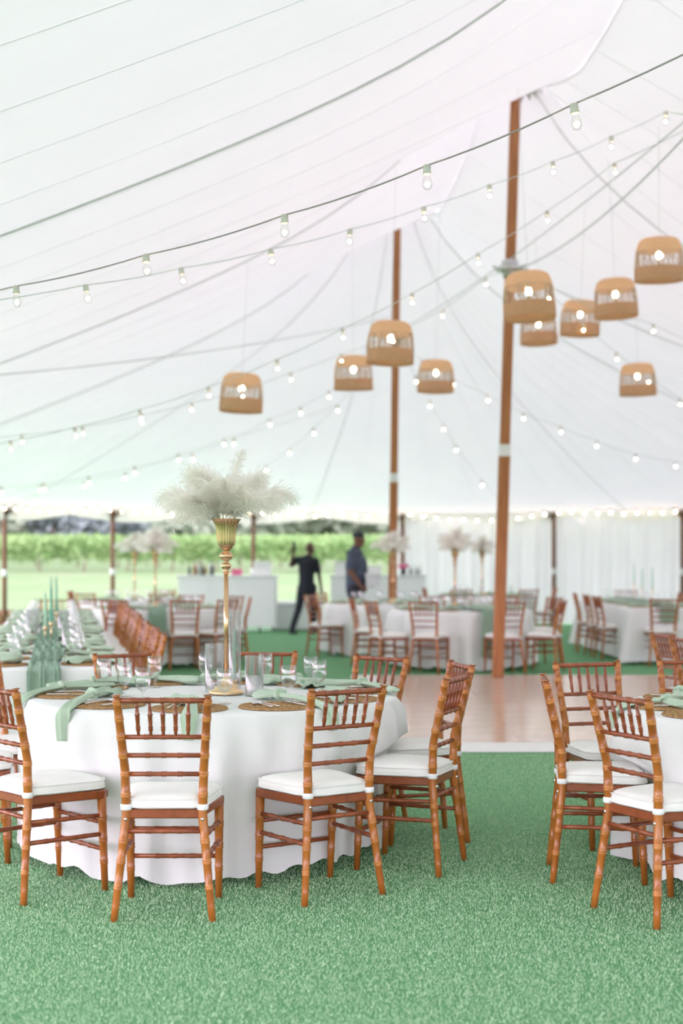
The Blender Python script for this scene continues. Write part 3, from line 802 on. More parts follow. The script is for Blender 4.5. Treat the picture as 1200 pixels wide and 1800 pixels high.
def main_bouquet():
    r = thing('feather_bouquet', 'large bunch of creamy white ostrich plumes in the foreground gold vase', 'feathers', (vx, vy, TOP+.885))
    # (heading, lean, plume kind, size)
    L = [(180, 0, 1, 1.12), (200, .1, 1, 1.0), (160, 0, 0, 1.1), (215, -.15, 3, 1.1), (190, -.12, 0, 1.15), (170, .15, 3, 1.05), (0, 0, 1, 1.15), (-20, .05, 1, 1.0), (25, 0, 0, 1.1), (-35, -.15, 3, 1.1), (10, -.1, 0, 1.05),
         (-90, -.1, 0, .95), (-110, 0, 0, .9), (-65, 0, 0, .9), (-140, 0, 1, .95), (-45, 0, 1, .95), (90, 0, 1, .95), (60, 0, 0, 1), (120, 0, 0, 1), (135, 0, 3, 1), (-150, -.25, 0, .95), (-30, -.25, 0, .9), (180, -.32, 0, 1.05)]
    for i, (h, ln, k, q) in enumerate(L):
        a = math.radians(h); o = link('plume', PLUMES[k], r, (.035*math.cos(a), .035*math.sin(a), -.02)); o.rotation_euler = (random.uniform(-.15, .15), ln, a); o.scale = (q, q, q)
    o = link('plume', PLUMES[2], r, (.01, 0, .02)); o.rotation_euler = (0, 0, -.3); o.scale = (.95, 1, 1.02)
main_bouquet()
def taper(x, y, z, h, label, m='taper', group=None, r=.011):
    t = thing('taper_candle', label, 'candle', (x, y, z), 0, group)
    MB().lathe([(0, 0), (r, 0), (r, .02), (r*.75, h*.9), (r*.45, h-.01), (.001, h)], 12).build('wax', m, t)
    MB().tube([(0, 0, h-.003), (.001, 0, h+.006), (.003, 0, h+.012)], .0012, 5).build('wick', 'rubber', t)
    return t
def candle_cup(x, y, z, label, group=None):
    t = thing('candle_holder', label, 'candle holder', (x, y, z), 0, group)
    MB().lathe([(0, 0), (.027, 0), (.027, .004), (.012, .010), (.010, .02), (.016, .025), (.016, .032), (.012, .032), (.012, .026), (0, .026)], 18).build('cup', 'gold_soft', t); return t
cx_, cy_ = -.565, 7.55
cylinder_vase(cx_, cy_, .031, .405, 'tallest slim clear glass cylinder around a green taper candle', 'hurricane_cylinder')
candle_cup(cx_-.004, cy_, TOP+.009, 'small gold candle holder inside the tallest glass cylinder'); taper(cx_-.004, cy_, TOP+.036, .28, 'mint green taper candle inside the tallest glass cylinder')
cx2, cy2 = -.655, 7.32
cylinder_vase(cx2, cy2, .046, .245, 'medium clear glass cylinder left of the gold vase stem', 'hurricane_cylinder')
cx3, cy3 = -.435, 7.10
cylinder_vase(cx3, cy3, .046, .20, 'short clear glass cylinder holding a white candle right of the vase', 'hurricane_cylinder')
MB().lathe([(0, 0), (.040, 0), (.040, .082), (.036, .087), (0, .085)], 28).build('pillar_candle', 'wax').location = (cx3, cy3, TOP+.009)
tag(bpy.data.objects['pillar_candle'], 'white pillar candle inside the short glass cylinder', 'candle')
tag(MB().lathe([(0, 0), (.040, 0), (.040, .03), (.036, .034), (0, .032)], 28).build('floating_candle', 'wax'), 'low white candle inside the medium glass cylinder', 'candle').location = (cx2, cy2, TOP+.009)

# ------------------------------------------------------------------ right foreground table
T2 = Vector((2.20, 6.55, 0)); G2 = 'chairs around the right foreground table'
t2 = [(1.14, 5.735, 28, w+'nearest at the right, angled back with white cushion'), (.962, 6.54, -6, w+'side-on at the left of the right foreground table'),
      (1.305, 7.50, -73, w+'facing viewer in front of the dance floor, right table'), (1.90, 7.66, -98, w+'cut by right edge behind the right table napkins')]
for x, y, f, lb in t2: chair(x, y, f, lb, G2)
round_table(T2.x, T2.y, .915, 'round folding table under the right foreground white cloth')
round_cloth(T2.x, T2.y, .915, 'white floor-length cloth on the round table cut by the right edge', [c[:3] for c in t2], seed=9)
for i, (a, sd) in enumerate(((208, 'nearest the front chair of the right table'), (178, 'at the left rim of the right table'), (140, 'at the back left of the right table'))):
    x, y = polar(T2, .70, a); placemat(x, y, 'round braided seagrass placemat '+sd, 'placemats on the right foreground table')
    k = polar(T2, .70, a); z = TOP+.022
    i1, i2 = polar(T2, .64, a+14), polar(T2, .55, a+26); m1, m2 = polar(T2, .76, a-14), polar(T2, .80, a-30)
    out = [(m1[0], m1[1], z), (m2[0], m2[1], z-.006)]
    if i == 0:
        m1, m2, m3, m4 = polar(T2, .82, a+8), polar(T2, .90, a+14), polar(T2, .955, a+16), polar(T2, .975, a+18)
        out = [(m1[0], m1[1], z), (m2[0], m2[1], z-.006), (m3[0], m3[1], TOP-.03), (m4[0], m4[1], TOP-.12)]
    if i == 1:
        m1, m2, m3, m4 = polar(T2, .80, a-2), polar(T2, .90, a+4), polar(T2, .95, a+4), polar(T2, .965, a+5)
        out = [(m1[0], m1[1], z), (m2[0], m2[1], z-.006), (m3[0], m3[1], TOP-.03), (m4[0], m4[1], TOP-.09)]
    napkin([(i1[0], i1[1], z), (i2[0], i2[1], z)], (k[0], k[1], z+.006), out, 'sage green knotted napkin '+sd, 'napkins on the right foreground table', .12, .08, seed=30+i)
    ta = math.radians(a)
    o = link('table_knife', KNIFE, None, (x+math.cos(ta+PI/2)*.09, y+math.sin(ta+PI/2)*.09, TOP+.010), ta+PI/2); tag(o, 'silver knife '+sd, 'knife', 'cutlery on the right foreground table')
# chairs of another long table beyond the right edge
for i, (x, y) in enumerate(((2.36, 9.75), (2.34, 10.25))):
    chair(x, y, 12-180*0, w+('nearer' if i == 0 else 'further')+' of two at the right edge beside the dance floor front', 'chairs at the right edge')

# ------------------------------------------------------------------ long table at left
ANG3 = math.atan2(1, -.195); AX3 = Vector((math.cos(ANG3), math.sin(ANG3), 0)); SD3 = Vector((AX3.y, -AX3.x, 0))
P3 = Vector((-1.86, 8.9, 0)); L3 = 9.3; W3 = .98
rect_table(P3, ANG3, L3, W3, 'long banquet table under the white cloth at left')
rect_cloth(P3, ANG3, L3, W3, 'white cloth on the long sage-dressed table at left', seg=420)
ORD = 'first second third fourth fifth sixth seventh eighth ninth tenth eleventh twelfth thirteenth fourteenth fifteenth sixteenth seventeenth'.split()
GL3 = 'chairs along the long left table'
for i in range(15):
    p = P3+AX3*(1.15+i*.55)+SD3*(.80+random.uniform(-.02, .02))
    lab = 'brown bamboo-style chair, '+ORD[i]+' from the near end of the long-table row'
    chair(p.x, p.y, math.degrees(ANG3)+90+random.uniform(-3, 3), lab, GL3, i < 4)
p = P3+AX3*(L3+.55); chair(p.x, p.y, math.degrees(ANG3)+180, w+'at the far end of the long left table, against the meadow', GL3, False)
p = P3+AX3*(L3+.25)+SD3*.75; chair(p.x, p.y, math.degrees(ANG3)+110, w+'at the far right corner of the long left table', GL3, False)
for i in range(16):
    for s in (-1, 1):
        p = P3+AX3*(.26+i*.56)+SD3*(s*.28); lr = 'right' if s > 0 else 'left'; od = ORD[i]+' from the near end, '+lr+' side of the long left table'
        placemat(p.x, p.y, 'round braided placemat, '+od, 'placemats on the long left table', i < 3)
        an = random.uniform(-.55, .55); ax_ = SD3*math.cos(an)+AX3*math.sin(an); z = TOP+.022; k = p+AX3*random.uniform(-.05, .05)+SD3*random.uniform(-.03, .03)
        q1, q2 = k+ax_*(s*.10)+AX3*random.uniform(-.03, .03), k+ax_*(s*random.uniform(.15, .20)); r1, r2 = k-ax_*(s*.08), k-ax_*(s*random.uniform(.13, .18))+AX3*random.uniform(-.05, .05)
        napkin([(r1.x, r1.y, z+.014), (r2.x, r2.y, z+.006)], (k.x, k.y, z+.014), [(q1.x, q1.y, z+.008), (q2.x, q2.y, z)], 'sage green knotted napkin, '+od, 'napkins on the long left table', random.uniform(.13, .19), random.uniform(.12, .16), seed=50+i*2+s)
        g = P3+AX3*(.50+i*.56)+SD3*(s*(.20+.03*(i % 2)))
        goblet(g.x, g.y, 'clear goblet, '+od, 'goblets on the long left table', i < 2, s=1.05)
def runner(P, ax, sd, L, W, hang, label, n=120, seed=1, hang_far=False):
    rg = random.Random(seed); b = MB(); nu = 28; ph = [rg.uniform(0, 6) for _ in range(4)]
    path = [(-.022-.004*k, TOP+.02-hang*(1-k/7)) for k in range(7)]+[(-.012, TOP+.018)]+[(L*k/n, TOP+.018) for k in range(1, n)]
    def fn(i, j):
        v = i/(nu-1)*2-1; s_, z = path[j]; wd = W/2*(1+.12*math.sin(s_*3+ph[0])+(.10 if j < 7 else 0))
        rp = .010*math.sin(v*11+s_*4+ph[1])+.007*math.sin(v*19-s_*7+ph[2])
        if j < 8: q = P+ax*(s_-abs(.8*rp)-.012)+sd*(v*wd); return (q.x, q.y, z+(.02*math.sin(v*7+ph[3]) if j == 0 else 0))
        q = P+ax*s_+sd*(v*wd+.02*math.sin(s_*2.1+ph[3])); return (q.x, q.y, z+.010+rp*.9+.006*math.sin(s_*9+v*3))
    b.grid(fn, nu, len(path)); o = b.build('table_runner', 'gauze'); md = o.modifiers.new('thick', 'SOLIDIFY'); md.thickness = .003
    return tag(o, label, 'table runner')
runner(P3, AX3, SD3, L3-.1, .20, .27, 'sage gauze runner along the long left table, hanging over its near end', seed=5)
def candlestick(x, y, h, label, th=.28, m='taper', group=None, lab2=None, z=TOP):
    t = thing('candlestick', label, 'candlestick', (x, y, z), 0, group)
    MB().lathe([(0, 0), (.042, 0), (.042, .006), (.015, .016), (.008, .03)], 18).build('base', 'gold_soft', t)
    MB().tube([(0, 0, .028), (0, 0, h-.03)], .006, 10).build('stem', 'gold_soft', t)
    MB().lathe([(.006, h-.035), (.014, h-.028), (.017, h), (.012, h), (.011, h-.015), (0, h-.015)], 14).build('cup', 'gold_soft', t)
    taper(x, y, z+h-.015, th, lab2, m, group)
for i, (t_, h, o_) in enumerate(((2.6, .17, .02), (2.9, .12, -.03), (5.0, .16, .05), (5.3, .22, 0), (8.4, .18, .03), (8.8, .14, -.04))):
    p = P3+AX3*t_+SD3*o_; sd = ['nearest on the long left table', 'just behind the nearest on the long left table', 'mid-way along the long left table', 'mid-way along the long table, taller one', 'near the far end of the long left table', 'at the far end of the long left table'][i]
    candlestick(p.x, p.y, h, 'slim gold candlestick '+sd, .30, 'taper_dark' if i % 2 == 0 else 'taper', 'candlesticks on the long left table', 'green taper candle in the candlestick '+sd)
for i, (t_, o_, h) in enumerate(((1.7, .16, .20), (3.2, -.14, .25), (4.2, .12, .20))):
    p = P3+AX3*t_+SD3*o_; cylinder_vase(p.x, p.y, .05, h, 'clear glass cylinder '+['first', 'second', 'third'][i]+' along the runner of the long left table', 'hurricane_cylinder', 'glass cylinders on the long left table')

# ------------------------------------------------------------------ background tables
def bg_table(c, R, name, chairs, seed, vase=None, run=None, n_set=9):
    round_table(c.x, c.y, R, 'round folding table under cloth, '+name)
    round_cloth(c.x, c.y, R, 'white floor-length cloth on '+name, [x[:3] for x in chairs], seed=seed, seg=120)
    for x, y, f, lb in chairs: chair(x, y, f, lb, 'chairs at '+name, False)
    for i in range(n_set):
        a = 360*i/n_set+seed*17; x, y = polar(c, R*.76, a)
        placemat(x, y, 'round braided placemat on '+name, 'placemats on '+name, False)
        z = TOP+.022; k1 = polar(c, R*.76, a); a1, a2 = polar(c, R*.62, a+6), polar(c, R*.45, a+12); b1, b2 = polar(c, R*.86, a-6), polar(c, R*.97, a-8)
        napkin([(a1[0], a1[1], z), (a2[0], a2[1], z)], (k1[0], k1[1], z+.006), [(b1[0], b1[1], z), (b2[0], b2[1], z-.006)], 'sage green napkin on '+name, 'napkins on '+name, .13, .09, seed=seed*20+i)
        x, y = polar(c, R*.52, a+16); goblet(x, y, 'clear goblet on '+name, 'goblets on '+name, False)
    if vase:
        tall_vase(vase[0], vase[1], 'tall gold plume vase on '+name, .93); bouquet(vase[0], vase[1], TOP+.79, 'white ostrich plumes on '+name, seed, 13, s=vase[2] if len(vase) > 2 else 1.0)
    if run:
        a, W_, hg = run; p = Vector((c.x+(R+.035)*math.cos(a), c.y+(R+.035)*math.sin(a), 0)); ax = Vector((-math.cos(a), -math.sin(a), 0)); runner(p, ax, Vector((ax.y, -ax.x, 0)), 1.5*R, W_, hg, 'sage runner hanging over the near side of '+name, n=30, seed=seed)
bc = 'brown bamboo-style chair '
bg_table(Vector((1.58, 18.95, 0)), .93, 'the round table behind the big tent pole',
         [(1.02, 17.66, 68, bc+'with back to viewer, just left of the big pole across dance floor'), (2.09, 17.62, 104, bc+'with back to viewer, partly behind the big pole'),
          (2.78, 18.05, 158, bc+'turned left, just right of the big pole'), (.39, 17.92, 22, bc+'facing right, front one of the pair below the cap-wearing man'),
          (.16, 19.25, -8, bc+'facing right, rear one of the pair below the cap-wearing man'), (2.9, 19.5, 205, bc+'behind the chair right of the big pole'),
          (2.3, 20.15, 240, bc+'facing viewer on the far side, right, of the table behind the pole'), (1.3, 20.3, 282, bc+'facing viewer on the far side, left, of the table behind the pole')],
         3, vase=(1.53, 19.2), run=(-1.27, .20, .58))
bg_table(Vector((.66, 21.5, 0)), .90, 'the round table in front of the second pole',
         [(-.43, 20.72, 28, bc+'alone in the middle distance under the black-shirted man'), (-.3, 22.1, -25, bc+'behind the lone middle-distance chair')], 5, vase=(.775, 21.4))
bg_table(Vector((2.6, 25.6, 0)), .90, 'the furthest round table before the white curtain',
         [(2.05, 24.3, 70, bc+'with back to viewer, left one at the furthest table'), (3.2, 24.4, 112, bc+'with back to viewer, right one at the furthest table'), (1.5, 25.4, 5, bc+'left of the furthest table by the curtain'),
          (3.8, 25.5, 180, bc+'right of the furthest table by the curtain')], 7, vase=(2.52, 25.5, .95))
bg_table(Vector((-2.45, 19.4, 0)), .92, 'the left background table before the left bar',
         [(-2.0, 18.16, 98, bc+'with back to viewer, left of the gold vase stem in the distance'), (-2.90, 18.22, 72, bc+'behind the row of the long table, back to viewer'),
          (-1.28, 19.55, 186, bc+'facing left, behind the tall candle cylinder'), (-1.50, 18.55, 140, bc+'angled left, directly behind the gold vase stem'),
          (-2.2, 20.75, 262, bc+'facing viewer on the far side of the left background table'), (-1.55, 20.35, 228, bc+'facing viewer at the far right of the left background table')],
         11, vase=(-2.54, 19.4), run=(-1.50, .20, .34))
bg_table(Vector((-3.28, 22.9, 0)), .92, 'the furthest left table by the meadow',
         [(-3.9, 21.75, 60, bc+'with back to viewer, left one at the furthest left table'), (-2.75, 21.7, 112, bc+'with back to viewer, right one at the furthest left table'), (-3.0, 24.1, 262, bc+'facing viewer at the furthest left table'), (-4.4, 23.2, 0, bc+'side-on at the furthest left table')],
         13, vase=(-3.33, 22.9))
# rectangular table at right
P4 = Vector((4.42, 19.25, 0)); rect_table(P4, PI/2, 4.0, 1.05, 'long banquet table under the right background cloth')
rect_cloth(P4, PI/2, 4.0, 1.05, 'white cloth with a hanging corner on the right background table', seed=8, flare=.16)
for x, y, f, lb in ((3.64, 20.2, 6, bc+'facing right, nearest of three at the right background table'), (3.63, 21.0, 2, bc+'facing right, middle of three at the right background table'), (3.60, 21.8, -3, bc+'facing right, furthest of three at the right background table'),
                    (4.28, 18.88, 88, bc+'with back to viewer at the near end of right background table'), (5.30, 22.3, 178, bc+'far right side of the right background table'), (4.75, 23.75, 268, bc+'facing viewer at the far end of right background table')):
    chair(x, y, f, lb, 'chairs at the right background table', False)
runner(P4, Vector((0, 1, 0)), Vector((1, 0, 0)), 3.9, .22, .22, 'sage runner on the right background table', n=50, seed=12)
for i in range(5):
    for s in (-1, 1):
        x, y = 4.42+s*.31, 19.65+i*.75; z = TOP+.022
        placemat(x, y, 'round braided placemat on the right background table', 'placemats on the right background table', False)
        napkin([(x-s*.07, y, z), (x-s*.15, y, z)], (x, y, z+.006), [(x+s*.08, y, z), (x+s*.17, y, z-.006)], 'sage green napkin on the right background table', 'napkins on the right background table', .15, .12, seed=200+i*2+s)
        goblet(x-s*.17, y+.22, 'clear goblet on the right background table', 'goblets on the right background table', False)
for i, (y, h) in enumerate(((20.0, .26), (21.2, .24), (21.5, .30))):
    candlestick(4.42+(-.05, .06, .0)[i], y, h, ['nearest', 'middle', 'furthest'][i]+' slim candlestick on the right background table', .30, 'taper', None, 'green taper in the '+['nearest', 'middle', 'furthest'][i]+' candlestick, right background table')

# ------------------------------------------------------------------ bars and what stands on them
def bar(x, y, wdt, label, h=1.10):
    r = thing('portable_bar', label, 'bar', (x, y, 0))
    MB().box((0, 0, h-.02), (wdt+.06, .66, .04), 0, .006).build('counter', 'bar_white', r, False)
    MB().box((0, 0, .10+(h-.14)/2), (wdt, .58, h-.14), 0, .006).build('body', 'bar_white', r, False)
    n = 3
    for k in range(n): MB().box((-wdt/2+wdt*(k+.5)/n, -.297, .13+(h-.17)/2), (wdt/n-.06, .014, h-.30), 0, .004).build('front_panel', 'bar_white', r, False)
    for sx in (-1, 1):
        for k in (.06, .32):
            MB().tube([(sx*(wdt/2-k)-.018, -.22, .06), (sx*(wdt/2-k)+.018, -.22, .06)], .06, 14).build('caster', 'rubber', r)
bar(-2.22, 27.9, 1.90, 'white portable bar at left background on dark casters'); bar(.72, 28.3, 1.86, 'white portable bar behind the cap-wearing man')
def bottle(x, y, z, h, m, label, group):
    r = thing('bottle', label, 'bottle', (x, y, z), 0, group); q = h*.13
    MB().lathe([(0, 0), (q, 0), (q, h*.6), (q*.85, h*.68), (q*.36, h*.78), (q*.36, h*.97), (0, h*.97)], 12).build('body', m, r)
    MB().lathe([(0, h*.95), (q*.42, h*.95), (q*.42, h*1.02), (0, h*1.02)], 10).build('cap', 'rubber', r)
for i in range(7):
    bottle(-2.97+i*.075+.02*(i % 2), 27.8+.09*(i % 3), 1.10, .22+.05*((i*3) % 4)/3, ['bottle_dark', 'bottle_amber', 'bottle_pale'][i % 3], 'bottle in the small cluster on the left bar', 'bottles on the left bar')
def carton(x, y, z, d, label, m='box_white'):
    r = thing('carton', label, 'box', (x, y, z)); MB().box((0, 0, d[2]*.42), (d[0], d[1], d[2]*.84), 0, .008).build('body', m, r, False)
    MB().box((0, 0, d[2]*.92), (d[0]+.015, d[1]+.015, d[2]*.16), 0, .008).build('lid', m, r, False)
carton(-1.55, 27.9, 1.10, (.34, .3, .27), 'white box on the right end of the left bar')
carton(-2.05, 27.9, 1.10, (.20, .2, .12), 'small pale carton on the middle of the left bar', 'pink')
carton(.02, 28.2, 1.10, (.32, .3, .27), 'white box on the left end of the right bar'); carton(.62, 28.2, 1.10, (.32, .3, .18), 'low white box right of the cap-wearing man on the bar')
def posy(x, y, z, label):
    r = thing('flower_posy', label, 'flowers', (x, y, z)); MB().lathe([(0, 0), (.05, 0), (.06, .12), (.055, .12), (0, .02)], 14).build('pot', 'bottle_dark', r)
    for k in range(9):
        a = random.uniform(0, 6.3); q = random.uniform(0, .09); b = MB(); b.ball((q*math.cos(a), q*math.sin(a), .15+random.uniform(-.02, .05)), .04, 8, 6); b.build('blossom', 'pink', r)
posy(1.22, 28.15, 1.10, 'small pink flowers on the right bar beside the second pole')
for i in range(4): bottle(1.36+i*.07, 28.15+.06*(i % 2), 1.10, .17+.03*(i % 2), ['bottle_dark', 'bottle_pale'][i % 2], 'small bottle right of the pink flowers on the right bar', 'bottles on the right bar')
def cooler():
    r = thing('cooler_chest', 'low white chest standing between the two bars', 'cooler', (-.86, 28.4, 0))
    MB().box((0, 0, .24), (.95, .5, .44), 0, .02).build('body', 'bar_white', r, False); MB().box((0, 0, .52), (1.0, .54, .10), 0, .02).build('lid', 'box_white', r, False)
    for s in (-1, 1): MB().tube([(s*.50, -.12, .36), (s*.53, -.12, .34), (s*.53, .12, .34), (s*.50, .12, .36)], .012, 6).build('handle', 'box_white', r)
cooler()
def log_heap():
    k = 0
    for row in range(3):
        for i in range(9-row):
            r_ = random.uniform(.055, .075); p = (-7.55+row*.075+i*.155, 28.7+random.uniform(-.05, .05), .07+row*.125)
            lr = thing('firewood_log', 'short split log in the low heap by the leftmost post', 'log', p, 0, 'logs by the leftmost post')
            MB().tube([(0, -.22, 0), (0, .22, .005)], r_, 9).build('bark', 'twig', lr); MB().tube([(0, -.226, 0), (0, -.219, 0)], r_*.93, 9).build('cut_face', 'log', lr)
log_heap()

# ------------------------------------------------------------------ people
def cap_chain(b, pts, rad, seg=12):
    for (p, q, r0, r1) in zip(pts[:-1], pts[1:], rad[:-1], rad[1:]):
        p, q = Vector(p), Vector(q); n = 5
        b.tube([p.lerp(q, i/n) for i in range(n+1)], [r0+(r1-r0)*i/n for i in range(n+1)], seg)
    for p, r in zip(pts, rad): b.ball(p, r, 12, 8)
def remesh(o, vox, sm=3):
    m = o.modifiers.new('r', 'REMESH'); m.mode = 'VOXEL'; m.voxel_size = vox; m.use_smooth_shade = True
    s_ = o.modifiers.new('s', 'SMOOTH'); s_.iterations = sm; s_.factor = .5
def hand(b, wrist, dirv, side, curl=.5):
    W = Vector(wrist); d = Vector(dirv).normalized(); s_ = Vector(side).normalized(); nrm = d.cross(s_).normalized()
    b.tube([W-d*.01, W+d*.035, W+d*.085], [.026, .036, .036], 10, flat=.55); b.ball(W+d*.085, (.030, .030, .022))
    for k, (o_, l) in enumerate(((-.027, .068), (-.009, .078), (.009, .074), (.027, .058))):
        p = W+d*.085+s_*o_; q = p+d*(l*.5)+nrm*(l*.25*curl); e = q+d*(l*.35*(1-curl))+nrm*(l*.5*curl)
        b.tube([p-d*.01, p, q, e], [.0095, .0095, .0088, .0075], 7); b.ball(e, .0075, 7, 5)
    t0 = W+d*.025-s_*.028; t1 = t0+d*.03-s_*.028; t2 = t1+d*.03-s_*.006+nrm*.012
    b.tube([t0, t1, t2], [.0125, .0105, .009], 7); b.ball(t2, .009, 7, 5)
def head(b, c, fwd, s=1.0):
    c = Vector(c); f = Vector(fwd).normalized(); r = Vector((f.y, -f.x, 0))
    b.ball(c+Vector((0, 0, .02*s))-f*.012, (.083*s, .083*s, .098*s), 16, 12)
    b.ball(c+f*.020-Vector((0, 0, .055*s)), (.058*s, .058*s, .062*s), 14, 10)
    b.ball(c+f*.058-Vector((0, 0, .095*s)), (.026, .026, .020), 10, 8)
    b.tube([c+f*.078+Vector((0, 0, .015)), c+f*.102-Vector((0, 0, .025)), c+f*.085-Vector((0, 0, .036))], [.010, .015, .012], 8)
    b.ball(c+f*.074-Vector((0, 0, .058)), (.022, .022, .011), 10, 6)
    b.ball(c+f*.074-Vector((0, 0, .072)), (.020, .020, .010), 10, 6)
    for sx in (-1, 1):
        b.ball(c+r*(sx*.082)-Vector((0, 0, .015)), (.014, .018, .030), 8, 7); b.ball(c+f*.068+r*(sx*.032)+Vector((0, 0, .026)), (.024, .020, .010), 8, 6)
def eyes(c, fwd, parent):
    c = Vector(c); f = Vector(fwd).normalized(); r = Vector((f.y, -f.x, 0))
    for sx in (-1, 1):
        b = MB(); b.ball(c+f*.077+r*(sx*.031)+Vector((0, 0, .008)), .0115, 8, 6); b.build('eye', 'eye', parent)
def shoe(b, ank, fwd):
    a = Vector(ank); f = Vector(fwd).normalized(); z = Vector((0, 0, 1))
    b.tube([a-f*.07+z*(.035-a.z), a+z*(.045-a.z), a+f*.08+z*(.038-a.z), a+f*.16+z*(.028-a.z), a+f*.19+z*(.024-a.z)], [.034, .043, .043, .036, .022], 10, flat=.85)
    b.tube([a+z*(.04-a.z), a+z*.03], [.045, .045], 10)

def person_black():
    fwd = Vector((.45, .89, 0)).normalized()
    r = thing('person', 'person in black t-shirt and black trousers walking, one hand raised', 'person', (-.66, 26.9, 0))
    neck = (.05, .02, 1.47); shL = (-.185, .06, 1.395); shR = (.175, -.04, 1.38)
    elL = (-.30, .02, 1.30); wrL = (-.25, -.03, 1.52); elR = (.235, .0, 1.12); wrR = (.27, .10, .88)
    hipL = (-.075, .04, .88); hipR = (.095, -.02, .88); knL = (-.15, -.02, .47); anL = (-.27, -.20, .10); knR = (.13, .10, .47); anR = (.14, .20, .09)
    hc = (.068, .05, 1.615); b = MB()
    head(b, hc, (.75, .6, 0)); cap_chain(b, [neck, (.062, .035, 1.56)], [.056, .052])
    cap_chain(b, [(0, .01, .90), (0, .01, 1.1), (0, .01, 1.28), (.01, .01, 1.40)], [.13, .12, .135, .10]); cap_chain(b, [shL, (.02, .01, 1.36), shR], [.055, .10, .055]); cap_chain(b, [(.02, .01, 1.40), neck], [.08, .055])
    for s_, e, w_ in ((shL, elL, wrL), (shR, elR, wrR)): cap_chain(b, [s_, e, w_], [.050, .040, .027])
    for h_, k, a in ((hipL, knL, anL), (hipR, knR, anR)): cap_chain(b, [h_, k, a], [.085, .056, .038])
    hand(b, wrL, (.05, -.05, 1), (1, .2, 0), .6); hand(b, wrR, (.1, .25, -1), (.2, 1, 0), .45)
    o = b.build('body', 'skin', r); remesh(o, .009)
    eyes(hc, (.75, .6, 0), o)
    b = MB(); cap_chain(b, [(0, .01, .86), (0, .01, 1.08), (0, .01, 1.28), (.01, .01, 1.39)], [.155, .148, .160, .115]); cap_chain(b, [shL, (.02, .01, 1.37), shR], [.072, .112, .072])
    for s_, e in ((shL, elL), (shR, elR)): cap_chain(b, [s_, Vector(s_).lerp(Vector(e), .72)], [.070, .062])
    remesh(b.build('t_shirt', 'black_cloth', r), .014)
    b = MB(); cap_chain(b, [(0, .01, .93), (0, .01, .86)], [.140, .135])
    for h_, k, a in ((hipL, knL, anL), (hipR, knR, anR)): cap_chain(b, [h_, k, Vector(a)+Vector((0, 0, .0))], [.105, .070, .055])
    remesh(b.build('trousers', 'black_cloth', r), .014)
    for a in (anL, anR): b = MB(); shoe(b, a, fwd); remesh(b.build('shoe', 'rubber', r), .009)
    ph = thing('phone', 'small dark handset held up by the black-shirted person', 'phone', (-.66-.235, 26.9-.055, 1.60)); MB().box((0, 0, .07), (.03, .075, .15), .5, .006).build('case', 'phone', ph, False); MB().box((-.014, -.008, .07), (.004, .066, .135), .5).build('screen', 'rubber', ph, False)
person_black()
